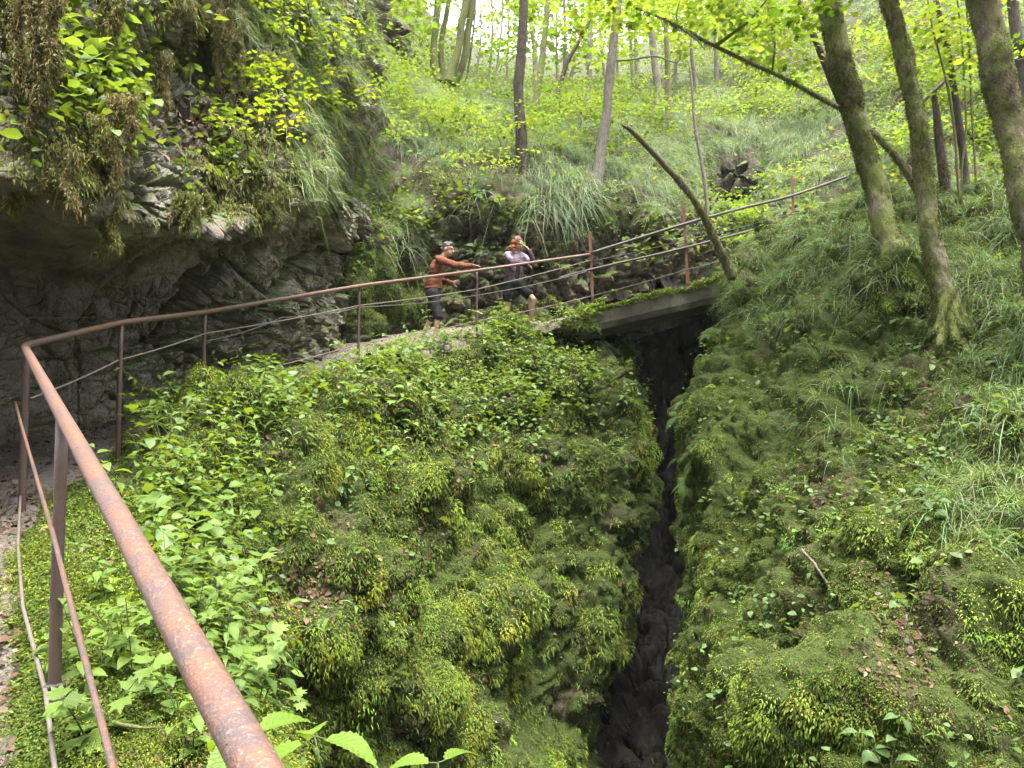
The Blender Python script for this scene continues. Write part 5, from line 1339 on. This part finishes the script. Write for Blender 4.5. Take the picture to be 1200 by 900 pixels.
stuff('undergrowth', 'small bright leaves of plants rooted on the cliff top', [
    leaves_on(cliff, 8000, w_cu, .07, (0.12, 0.185, 0.025), .9, .14, alt=(0.07, 0.12, 0.03), altp=.3)], M['leaf'])
stuff('leaf_litter', 'brown dead leaves lying on the sloping ledge of the cliff recess', [
    litter_on(cliff, 2600, lambda p, n, px, py, d: upw(n, -.1, .4) * blobs(px, py, [(245, 140, 45, 22, 1.5), (215, 160, 20, 20, .5), (300, 130, 30, 20, .5)]), .06)], M['litter'])
# --- hillside
def w_hg(p, n, px, py, d):
    w = blobs(px, py, [(690, 190, 110, 50, 2.2), (600, 215, 70, 40, 2), (470, 160, 70, 45, 1.6), (480, 120, 60, 30, 1.2), (760, 150, 120, 40, 1.2), (560, 130, 120, 30, 1.0), (1020, 160, 80, 60, 1), (840, 150, 50, 25, 1.), (970, 130, 60, 30, 1.), (1120, 120, 80, 60, .6), (960, 195, 50, 30, 1), (900, 165, 60, 40, 1.4), (840, 175, 50, 30, .8), (760, 230, 60, 25, 1), (420, 80, 60, 40, 1.2)]) + .15
    rk = blobs(px, py, [(450, 208, 42, 45, 1), (862, 200, 34, 30, 1), (575, 160, 16, 12, 1), (800, 270, 60, 30, .7), (640, 300, 140, 48, 1.2)])
    return w * np.clip(1 - rk, 0, 1) * (py < 292) * (.06 + nzw(p, 1.1, 401, -.12)) * (d < 45)
stuff('grass', 'pale blue-green arching grass covering the wooded hillside', [
    grass_on(hill, 150000, w_hg, .46, .0105, (0.195, 0.265, 0.14), .95, 1.0, alt=(0.22, .19, .12), altp=.12, segs=3)], M['grass'])
w_hu = lambda p, n, px, py, d: (.25 + blobs(px, py, [(500, 250, 60, 40, .8), (660, 230, 80, 30, .6), (900, 280, 60, 30, 1.2), (420, 100, 60, 60, 1), (1100, 190, 80, 40, 1), (850, 240, 40, 20, .6), (640, 150, 120, 30, .6), (560, 120, 160, 30, .8), (1060, 120, 90, 60, .8)])) * nzw(p, 1.0, 402, -.1) * (py < 320) * (d < 60)
stuff('undergrowth', 'leafy low undergrowth scattered over the wooded hillside', [
    leaves_on(hill, 14000, lambda p, n, px, py, d: nzw(p, 1.4, 444, .15) * (py < 280) * (d < 50), .10, (0.055, 0.10, 0.03), .95, .4, alt=(0.09, .15, .035), altp=.4),
    leaves_on(hill, 26000, w_hu, .085, (0.125, 0.19, 0.048), .95, .22, alt=(0.08, 0.13, 0.035), altp=.35)], M['tree_leaf'])
stuff('moss', 'moss and hanging rootlets on the rocky bank behind the two people', [
    clumps_on(hill, 2600, 70, lambda p, n, px, py, d: (d < 17) * blobs(px, py, [(432, 290, 22, 20, 2), (455, 345, 40, 28, 1.5), (600, 245, 40, 14, .8), (690, 250, 50, 14, .8), (480, 262, 30, 14, .8)]), .1, .022, .009, (0.10, 0.14, 0.024), .95, .8, ref=14.),
    moss_on(hill, 90000, lambda p, n, px, py, d: (d < 19) * (py > 190) * (py < 390) * (upw(n, .0, .6) * .8 + .15) * nzw(p, .8, 403, -.05), .035, .012, (0.085, 0.11, 0.024), .95, 1.0)], M['moss'])
stuff('leaf_litter', 'pale dead leaves lodged on the rocky bank behind the people', [
    litter_on(hill, 4000, lambda p, n, px, py, d: (d < 19) * (py > 250) * (.2 + nzw(p, .6, 404, 0)) + blobs(px, py, [(415, 320, 40, 50, 1.2)]), .06)], M['litter'])
# --- gorge walls keep a little moss
stuff('moss', 'sparse dark moss on the wet rock inside the gorge', [
    moss_on(gorge, 2500, lambda p, n, px, py, d: nzw(p, .8, 501, .05), .05, .018, (0.035, 0.045, 0.012), .9)], M['moss'])

# ------------------------------------------------------------------ plants that can be counted
def fine_leaf(n=12, wd=.30, serr=.12, fold=.12, droop=.22):
    t = np.linspace(0, 1, n + 1)
    w = wd * np.sin(np.pi * np.clip(t, 0, 1) ** .72) ** .9 * (1 - .12 * t); w[0] = .004; w[-1] = .004
    w = w * (1 + serr * (np.arange(n + 1) % 2 - .5))
    z = .06 * np.sin(np.pi * t) - droop * t ** 2
    L = np.stack([-w, t - .04 * (np.arange(n + 1) % 2), z + fold * w * 2], 1); Mi = np.stack([0 * t, t, z], 1); Rr = L * [-1, 1, 1]
    v = np.concatenate([L, Mi, Rr]); k = n + 1
    q = [[i, i + 1, k + i + 1, k + i] for i in range(n)] + [[k + i, k + i + 1, 2 * k + i + 1, 2 * k + i] for i in range(n)]
    l, s = quads(np.array(q)[:, ::-1])
    uv = np.concatenate([np.stack([.5 - w, t], 1), np.stack([.5 + 0 * t, t], 1), np.stack([.5 + w, t], 1)])
    return Tmpl(v, l, s, uv)
FL = fine_leaf(); FL_LOW = fine_leaf(6, .30, .0)

def herb(seed, nodes=5, h=.34, ll=.11, col=(0.125, 0.20, 0.022), tm=FL_LOW, stems=2, spread=.10):
    """stems with opposite leaf pairs; returns (stem Acc, foliage Acc)"""
    r = np.random.default_rng(seed)
    st, fo = Acc(), Acc()
    for s_ in range(stems):
        b0 = np.array([0, 0, -.04]); lean = r.normal(0, .14 + spread * 1.6, 2)
        hh = h * r.uniform(.7, 1.15)
        tz = np.linspace(0, 1, 7)[:, None]
        pts = b0 + np.concatenate([lean[None] * tz * hh + lean[None] * tz ** 2 * hh * .5, tz * (hh + .04)], 1)
        st.add(*tube(pts, np.linspace(.0035, .0016, 7), 5), col=(1, 1, 1))
        a0 = r.uniform(0, 6.28)
        for k in range(nodes):
            f = .30 + .70 * k / max(1, nodes - 1)
            c = pts[0] * (1 - f) + pts[-1] * f if True else 0
            c = np.array([np.interp(f, tz[:, 0], pts[:, i]) for i in range(3)])
            sz = ll * (1.05 - .45 * f) * r.uniform(.8, 1.2) if k else ll * .8
            for m_ in range(2 if k < nodes - 1 else 3):
                az = a0 + k * 1.57 + m_ * (np.pi if k < nodes - 1 else 2.1) + r.normal(0, .25)
                up = norm(np.array([r.normal(0, .25), r.normal(0, .25), 1.0])); y = np.array([np.cos(az), np.sin(az), r.uniform(-.25, .25)]); y = norm(y - up * y.dot(up)); x = np.cross(y, up)
                pet = c + y * sz * .22
                st.add(*tube(np.array([c, pet]), .0013, 4))
                v, l, s, cc, uv = instances(tm, pet[None], np.stack([x, y, up], 1)[None], np.array([[sz]]), np.array([col]) * np.exp(r.normal(0, .14)))
                fo.add(v, l, s, cc, uv)
    return st, fo

LOBED = leaf_tmpl(maple=True, fold=.05, droop=.2); NARROW = fine_leaf(8, .17, .0, .1, .35)
def herb_mesh(name, *a, **k):
    st, fo = herb(*a, **k)
    ac = Acc()
    v, l, s = st.arrays(); ac.add(v, l, s, mi=0)
    v, l, s = fo.arrays(); ac.add(v, l, s, np.concatenate(fo.c), np.concatenate(fo.u), 1)
    return ac.mesh(name, [M['stem'], M['leaf']])

def place(S, n, w, dp, mind):
    p, nn = S.sample(n * 6, w, dp)
    keep = []
    for i in range(len(p)):
        if all(((p[j] - p[i]) ** 2).sum() > mind ** 2 for j in keep): keep.append(i)
        if len(keep) >= n: break
    return p[keep], nn[keep]

def upright(nn, k=.25):
    return norm(np.array([0, 0, 1.0]) + nn * k + rng.normal(0, .08, nn.shape))

def rot_to(z, spin):
    return Matrix(frame_from(np.array([z]), np.array([spin]))[0].tolist()).to_4x4()

def set_plants(meshes, pts, nn, name, label, group, cat='plant', smin=.75, smax=1.25, tilt=.25):
    zs = upright(nn, tilt)
    for i in range(len(pts)):
        me = meshes[rng.integers(0, len(meshes))]
        o = bpy.data.objects.new(name, me)
        s_ = rng.uniform(smin, smax)
        o.matrix_world = Matrix.Translation(pts[i]) @ rot_to(zs[i], rng.random() * 6.28) @ Matrix.Scale(s_, 4)
        link(o); tag(o, label, cat, group)

HB = [herb_mesh('herb', 11, 5, .34, .115, stems=2), herb_mesh('herb', 12, 4, .26, .12, (0.105, 0.18, 0.025), stems=3), herb_mesh('herb', 13, 6, .42, .105, (0.12, 0.19, 0.024), stems=2), herb_mesh('herb', 14, 4, .30, .13, (0.10, 0.175, 0.03), stems=1), herb_mesh('herb', 15, 3, .24, .14, (0.12, 0.19, 0.03), LOBED, 3, .16), herb_mesh('herb', 16, 7, .46, .13, (0.105, 0.175, 0.03), NARROW, 2, .1), herb_mesh('herb', 17, 3, .18, .075, (0.135, 0.2, 0.03), FL_LOW, 4, .2)]
HF = [herb_mesh('herb', 21, 5, .30, .105, (0.11, 0.185, 0.025), FL, 2, .06), herb_mesh('herb', 22, 6, .36, .10, (0.13, 0.205, 0.025), FL, 2, .07), herb_mesh('herb', 23, 4, .22, .12, (0.095, 0.17, 0.03), FL, 2, .05), herb_mesh('herb', 24, 3, .22, .12, (0.12, 0.195, 0.03), LOBED, 3, .2), herb_mesh('herb', 25, 6, .4, .11, (0.115, 0.19, 0.03), NARROW, 2, .08)]
HD = [herb_mesh('herb', 31, 3, .16, .085, (0.065, 0.12, 0.038), FL, 2, .07), herb_mesh('herb', 32, 3, .2, .095, (0.07, 0.13, 0.035), FL, 2, .06), herb_mesh('herb', 33, 2, .12, .085, (0.08, 0.14, 0.04), FL, 3, .08)]
def w_h1(p, n, px, py, d): return blobs(px, py, [(480, 425, 100, 40, 1), (620, 425, 90, 45, 1.3), (710, 425, 50, 40, 1.2), (560, 480, 130, 50, 1.0), (400, 450, 70, 40, .9), (680, 480, 70, 50, .7), (600, 540, 100, 30, .25), (460, 510, 90, 40, .35), (430, 428, 40, 12, 2.5), (490, 412, 50, 12, 3.5), (560, 400, 50, 12, 3.5), (640, 394, 40, 12, 3.)]) * (d > 7.6) * (1 - np.clip(blobs(px, py, [(722, 400, 34, 22, 1.6)]), 0, 1))
# a fringe of taller herbs along the foot of the handrail
_ft = catmull(np.array([r - np.array([0, 0, RAILH]) for r in RAIL[3:]]), 60)
_tg = norm(np.gradient(_ft, axis=0)); _sd = norm(np.cross(_tg, [0, 0, 1.0]))
_k = rng.integers(0, 60, 52)
_pp = _ft[_k] + _sd[_k] * rng.uniform(-.02, .34, (52, 1)) - np.array([0, 0, .02]); 
set_plants(HB, _pp, np.tile([0, 0, 1.0], (52, 1)), 'leafy_herb', 'leafy green herb standing at the foot of the handrail in front of the path', 'herbs along the foot of the handrail', smin=.65, smax=1.05)
def w_h2(p, n, px, py, d): return blobs(px, py, [(200, 520, 70, 45, 1.3), (270, 560, 70, 60, 1.0), (190, 585, 50, 30, .7), (300, 500, 50, 40, .8), (250, 640, 40, 60, .8)]) * (d > 3.9) * (d < 7.8) * np.clip((px - 145) / 30, .04, 1)
def w_h3(p, n, px, py, d): return blobs(px, py, [(230, 720, 60, 80, 1.2), (270, 820, 50, 60, 1.2), (200, 850, 40, 40, .8), (135, 720, 40, 90, .9), (100, 640, 30, 40, .7), (110, 850, 30, 40, .7)]) * (d < 3.9) * (d > 1.6)
pp, nn = place(mound, 92, w_h1, .8, .22)
set_plants(HB, pp, nn, 'leafy_herb', 'leafy green herb among many on the top of the mossy bank below the two people', 'herbs on the bank below the people', smin=.8, smax=1.35)
pp, nn = place(mound, 54, w_h2, .8, .17)
set_plants(HF + HB[2:3], pp, nn, 'leafy_herb', 'bright green nettle-like herb in the patch inside the bend of the handrail', 'herbs inside the bend of the handrail', smin=.85, smax=1.3)
pp, nn = place(mound, 34, w_h3, .8, .10)
set_plants(HF, pp, nn, 'leafy_herb', 'serrated bright herb under the rusty rail beside the nearest post', 'herbs under the near rail', smin=.7, smax=1.1)
def w_h4(p, n, px, py, d): return (.3 + blobs(px, py, [(1030, 420, 100, 50, 1), (1150, 470, 60, 80, 1), (1060, 560, 120, 50, .9), (880, 520, 60, 60, .6), (870, 650, 50, 60, .6), (1050, 740, 60, 90, .9)])) * (py > 340) * (px > 820)
pp, nn = place(rslope, 38, w_h4, .8, .2)
set_plants(HD, pp, nn, 'leafy_herb', 'small dull green herb rooted on the shaded slope right of the gorge', 'herbs on the right slope', smin=.75, smax=1.35, tilt=.6)
def w_h5(p, n, px, py, d): return blobs(px, py, [(470, 660, 50, 40, 1), (440, 600, 40, 40, 1), (520, 600, 60, 40, .5), (480, 845, 30, 15, .5), (440, 700, 40, 30, .5)])
pp, nn = place(mound, 8, w_h5, .8, .25)
set_plants(HD, pp, nn, 'leafy_herb', 'lone small herb on the bare moss of the rounded bank', 'lone herbs on the moss', smin=.8, smax=1.2)
HC = [herb_mesh('herb', 41, 4, .3, .15, (0.14, 0.215, 0.022), FL_LOW, 2, .1), herb_mesh('herb', 42, 3, .22, .16, (0.13, 0.2, 0.022), FL_LOW, 3, .12)]
def w_h6(p, n, px, py, d): return upw(n, -.2, .4) * blobs(px, py, [(115, 95, 30, 20, 2), (100, 30, 30, 30, 1.), (300, 185, 50, 30, .8), (330, 110, 40, 30, .8), (370, 130, 30, 40, .8), (120, 150, 40, 30, .6), (395, 90, 30, 60, .8)])
pp, nn = place(cliff, 18, w_h6, .8, .2)
set_plants(HC, pp, nn, 'leafy_herb', 'bright yellow-green leafy plant rooted on a ledge of the overhanging cliff', 'plants on the cliff ledges', smin=.8, smax=1.4)

# --- ferns
def fern_mesh(name, seed, fr=7, L=.42, col=(0.085, 0.145, 0.03)):
    r = np.random.default_rng(seed); ac = Acc()
    for i in range(fr):
        az = i * 6.28 / fr + r.normal(0, .3); n = 17; t = np.linspace(0, 1, n); ln = L * r.uniform(.7, 1.15)
        out, z = ln * (t * .8 + .1 * t ** 2), ln * (.75 * t - .8 * t ** 2)
        dirx = np.array([np.cos(az), np.sin(az), 0]); sd = np.array([-np.sin(az), np.cos(az), 0])
        p = out[:, None] * dirx + z[:, None] * np.array([0, 0, 1.0]) - [0, 0, .03]
        ac.add(*tube(p, np.linspace(.003, .001, n), 4), mi=0)
        w = ln * .23 * np.sin(np.pi * np.clip(t * .93 + .07, 0, 1) ** .8)
        tg = norm(np.gradient(p, axis=0))
        for k in range(2, n):
            for sg in (-1, 1):
                d_ = norm(sd * sg + tg[k] * .35); up = np.cross(d_, tg[k]) * sg; up = up if up[2] > 0 else -up
                b0, b1 = p[k], p[k] + d_ * w[k] - np.array([0, 0, .15 * w[k]])
                hw = tg[k] * ln * .021
                v = np.array([b0 - hw, b0 + hw, (b0 + b1) / 2 + hw * 1.0 + up * w[k] * .06, (b0 + b1) / 2 - hw + up * w[k] * .06, b1])
                ac.add(v, [0, 1, 2, 3, 3, 2, 4], [0, 4], np.array(col) * np.exp(r.normal(0, .1)), np.tile([.2, .2], (5, 1)), 1)
    return ac.mesh(name, [M['stem'], M['moss']], smooth=False)
FE = [fern_mesh('fern', 1), fern_mesh('fern', 2, 5, .36, (0.075, 0.135, 0.035)), fern_mesh('fern', 3, 6, .5, (0.09, 0.15, 0.028))]
def w_f(p, n, px, py, d): return blobs(px, py, [(822, 400, 20, 50, 4), (815, 500, 16, 60, 5), (812, 590, 14, 50, 4), (880, 360, 40, 30, .8), (870, 480, 40, 60, .4), (960, 370, 60, 40, .5), (1110, 610, 60, 40, .6), (1140, 680, 40, 40, .4), (1180, 400, 40, 60, .4)]) * (px < 1300) * (d > 5.4)
pp, nn = place(rslope, 44, w_f, .8, .16)
set_plants(FE, pp, nn, 'fern', 'arching green fern on the slope edge right of the gorge', 'ferns right of the gorge', 'fern', .55, 1.0, 1.2)
def w_f2(p, n, px, py, d): return upw(n, -.2, .4) * blobs(px, py, [(140, 40, 12, 14, 2.), (60, 110, 30, 20, .5), (130, 160, 20, 20, .5), (330, 40, 30, 30, .4), (180, 60, 12, 30, .5)])
pp, nn = place(cliff, 6, w_f2, .8, .3)
set_plants(FE[:2], pp, nn, 'fern', 'upright fern growing from the mossy top of the cliff', 'ferns on the cliff', 'fern', .6, .9, .3)

# --- the big nettle-like plants nearest the lens, each with stem and foliage
def hero(px, py, d, h, seed, label, ll, nodes=3, stems=1, col=(0.12, 0.20, 0.022)):
    top = P(px, py, d); base = top - np.array([0, 0, h])
    t_ = empty('nettle_plant', tuple(base), label, 'plant', None)
    st, fo = herb(seed, nodes, h, ll, col, fine_leaf(18, .30, .16), stems, .03)
    for nm, ac, mt in (('stem', st, M['stem']), ('foliage', fo, M['leaf'])):
        v, l, s = ac.arrays()
        obj_np(nm, v + base, l, s, mt, t_, True, np.concatenate(ac.c), np.concatenate(ac.u))
hero(352, 822, 1.75, .36, 5, 'large serrated green nettle just right of the rail at the bottom of the photo', .19, 3)
hero(405, 862, 1.6, .32, 9, 'large-leaved nettle at the bottom edge with its leaves spread flat, lower than its neighbour', .19, 3)
hero(485, 876, 1.65, .3, 14, 'low nettle at the bottom edge, farthest right of the big-leaved three', .15, 2)
hero(1040, 838, 4.1, .3, 17, 'pale broad-leaved plant on the lower right of the mossy slope', .15, 3, 2, (0.085, 0.15, 0.045))
hero(880, 860, 6.0, .28, 23, 'broad-leaved plant on the slope foot beside the gorge edge, low in the photo', .14, 3, 2, (0.085, 0.15, 0.045))

# --- moss drapes hanging from the cliff
def drape(px, py, d, ln, wid, n, label, col):
    top = P(px, py, d)
    t_ = empty('hanging_moss', tuple(top), label, 'moss', 'moss drapes hanging from the cliff')
    acc_v = []
    for k in range(max(2, int(wid / .035))):
        x0 = rng.normal(0, wid * .5); l_ = ln * rng.uniform(.45, 1.05); m = int(4.5 * n * l_ / ln / max(2, wid / .035)) + 40
        tz = rng.random(m) ** .9
        wob = .02 * np.sin(tz * 9 + k)
        p = top + np.stack([x0 + wob + rng.normal(0, .016, m) * (1.15 - tz), rng.normal(0, .03, m), -tz * l_], 1)
        acc_v.append(blades(p, norm(rng.normal(0, .6, (m, 3)) + [0, -.15, -.35]), .021 * np.exp(rng.normal(0, .3, m)), .0065, .5, jitter_col(np.array(col) * 1.45, m, .3, .14, (0.11, 0.095, 0.04), .3), 2, tipw=.3))
    V, L, S, Cc = [], [], [], []; nv = nl = 0
    for v, l, s, c in acc_v: V.append(v); L.append(l + nv); S.append(s + nl); Cc.append(c); nv += len(v); nl += len(l)
    o_ = obj_np('strands', np.concatenate(V), np.concatenate(L), np.concatenate(S), M['moss'], t_, True, np.concatenate(Cc)); o_['kind'] = 'stuff'
for (px, py, d, ln, wid, n, col) in [(40, -20, 4.55, .95, .14, 3600, (0.12, .105, .045)), (62, -10, 4.5, .85, .10, 2600, (0.12, .11, .045)), (15, -20, 4.6, .4, .12, 1200, (0.09, .10, .03)), (95, 135, 4.85, .62, .22, 4200, (0.12, .125, .035)), (140, 110, 5.0, .62, .12, 2400, (0.14, .12, .05)), (60, 170, 4.6, .45, .16, 1800, (0.12, .11, .04)), (117, 225, 5.1, .48, .10, 1300, (0.12, .125, .035)), (166, -20, 5.9, .55, .12, 1500, (0.12, .11, .04)), (255, 20, 8.2, .75, .10, 1300, (0.12, .105, .045)), (222, 225, 6.3, .35, .2, 1500, (0.10, .12, .03)), (300, 225, 7.5, .4, .3, 2400, (0.09, .11, .025)), (205, -30, 6.6, .5, .2, 1300, (0.11, .11, .04)), (240, -10, 7.6, .5, .18, 1100, (0.10, .10, .04)), (275, 10, 8.0, .7, .2, 1400, (0.11, .11, .04)), (120, -30, 5.3, .5, .2, 1500, (0.12, .12, .04)), (320, 60, 8.6, .5, .3, 1400, (0.10, .12, .035)), (185, 60, 6.3, .6, .12, 1200, (0.12, .105, .045)), (425, 165, 13.2, .5, .5, 1500, (0.12, .11, .05))]:
    lab = 'yellow-brown moss drape hanging from the overhanging cliff'
    drape(px, py, d, ln, wid, n, lab, col)

# --- twigs
def twig(pts, r, label, mat='bark_grey', name='twig'):
    p = catmull(np.array(pts), 24); p = p + np.stack([fbm(p, .2, 2, 3), fbm(p, .2, 2, 4), fbm(p, .2, 2, 5)], 1) * r * 2
    v, l, s = tube(p, np.linspace(r, r * .4, 24), 7, bump=.1, bscale=.05)
    return tag(obj_np(name, v, l, s, M[mat]), label, 'twig')
twig([P(940, 642, 5.9), P(975, 690, 5.6), P(1010, 735, 5.15), P(1062, 772, 4.8)], .011, 'long thin bare twig lying down the mossy slope on the right')
twig([P(1064, 720, 4.75), P(1066, 770, 4.6), P(1068, 806, 4.4)], .007, 'short dry twig hanging straight down on the mossy slope')
twig([P(224, 75, 7.4), P(222, 110, 7.35), P(220, 145, 7.3)], .012, 'thin bare root hanging in the dark cliff recess', name='hanging_root')
twig([P(134, 846, 2.1), P(165, 850, 2.0), P(195, 852, 1.95)], .006, 'reddish dry twig under the rusty rail near the nearest post', 'bark_brown')

# ------------------------------------------------------------------ thin haze in the valley air
ac = Acc(); ac.add(*box((0, 45, 14), (170, 150, 52)))
hz = ac.obj('haze', NT('haze').m, None, False)
nt = hz.data.materials[0].node_tree
pv = nt.nodes.new('ShaderNodeVolumePrincipled'); pv.inputs['Color'].default_value = (0.9, 0.95, 0.92, 1); pv.inputs['Density'].default_value = 0.00045
nt.links.new(pv.outputs[0], [q for q in nt.nodes if q.type == 'OUTPUT_MATERIAL'][0].inputs['Volume'])
tag(hz, 'thin pale haze filling the wooded valley', kind='stuff')
# ------------------------------------------------------------------ camera, light
cam = bpy.data.cameras.new('camera'); co = bpy.data.objects.new('camera', cam); link(co)
co.location = CAM; co.rotation_euler = (math.pi / 2 + PITCH, 0, 0)
cam.sensor_width = 36; cam.lens = 36 * FPX / 1200; cam.clip_end = 2000; cam.clip_start = 0.02
SC.camera = co

SUN_EL, SUN_AZ = math.radians(77), math.radians(150)      # azimuth clockwise from +Y
w = bpy.data.worlds.new('World'); SC.world = w; w.use_nodes = True
wn = w.node_tree
bg = wn.nodes['Background']
sky = wn.nodes.new('ShaderNodeTexSky'); sky.sky_type = 'NISHITA'; sky.sun_disc = False
sky.sun_elevation = SUN_EL; sky.sun_rotation = SUN_AZ
sky.air_density = 1.0; sky.dust_density = 3.0; sky.ozone_density = 0.6
hs = wn.nodes.new('ShaderNodeHueSaturation'); hs.inputs['Saturation'].default_value = 0.35      # overcast: a whiter sky
wn.links.new(sky.outputs[0], hs.inputs['Color']); wn.links.new(hs.outputs[0], bg.inputs['Color']); bg.inputs['Strength'].default_value = 0.15
sl = bpy.data.lights.new('sun', 'SUN'); so = bpy.data.objects.new('sun', sl); link(so)
sl.energy = 1.35; sl.angle = math.radians(25); sl.color = (1.0, 0.95, 0.86)
_d = Vector((math.sin(SUN_AZ) * math.cos(SUN_EL), math.cos(SUN_AZ) * math.cos(SUN_EL), math.sin(SUN_EL)))
so.rotation_euler = _d.to_track_quat('Z', 'Y').to_euler()

vs = SC.view_settings
SC.display_settings.display_device = 'sRGB'
vs.view_transform = 'Standard'; vs.look = 'None'; vs.gamma = 1.0; vs.use_curve_mapping = False
vs.exposure = 3.1
SC.render.engine = 'CYCLES'
cy = SC.cycles
cy.use_denoising = True
cy.max_bounces = 8; cy.diffuse_bounces = 4; cy.glossy_bounces = 2; cy.transmission_bounces = 4; cy.transparent_max_bounces = 4
cy.caustics_reflective = False; cy.caustics_refractive = False
cy.use_adaptive_sampling = True; cy.adaptive_threshold = 0.02
cy.sample_clamp_indirect = 6.0
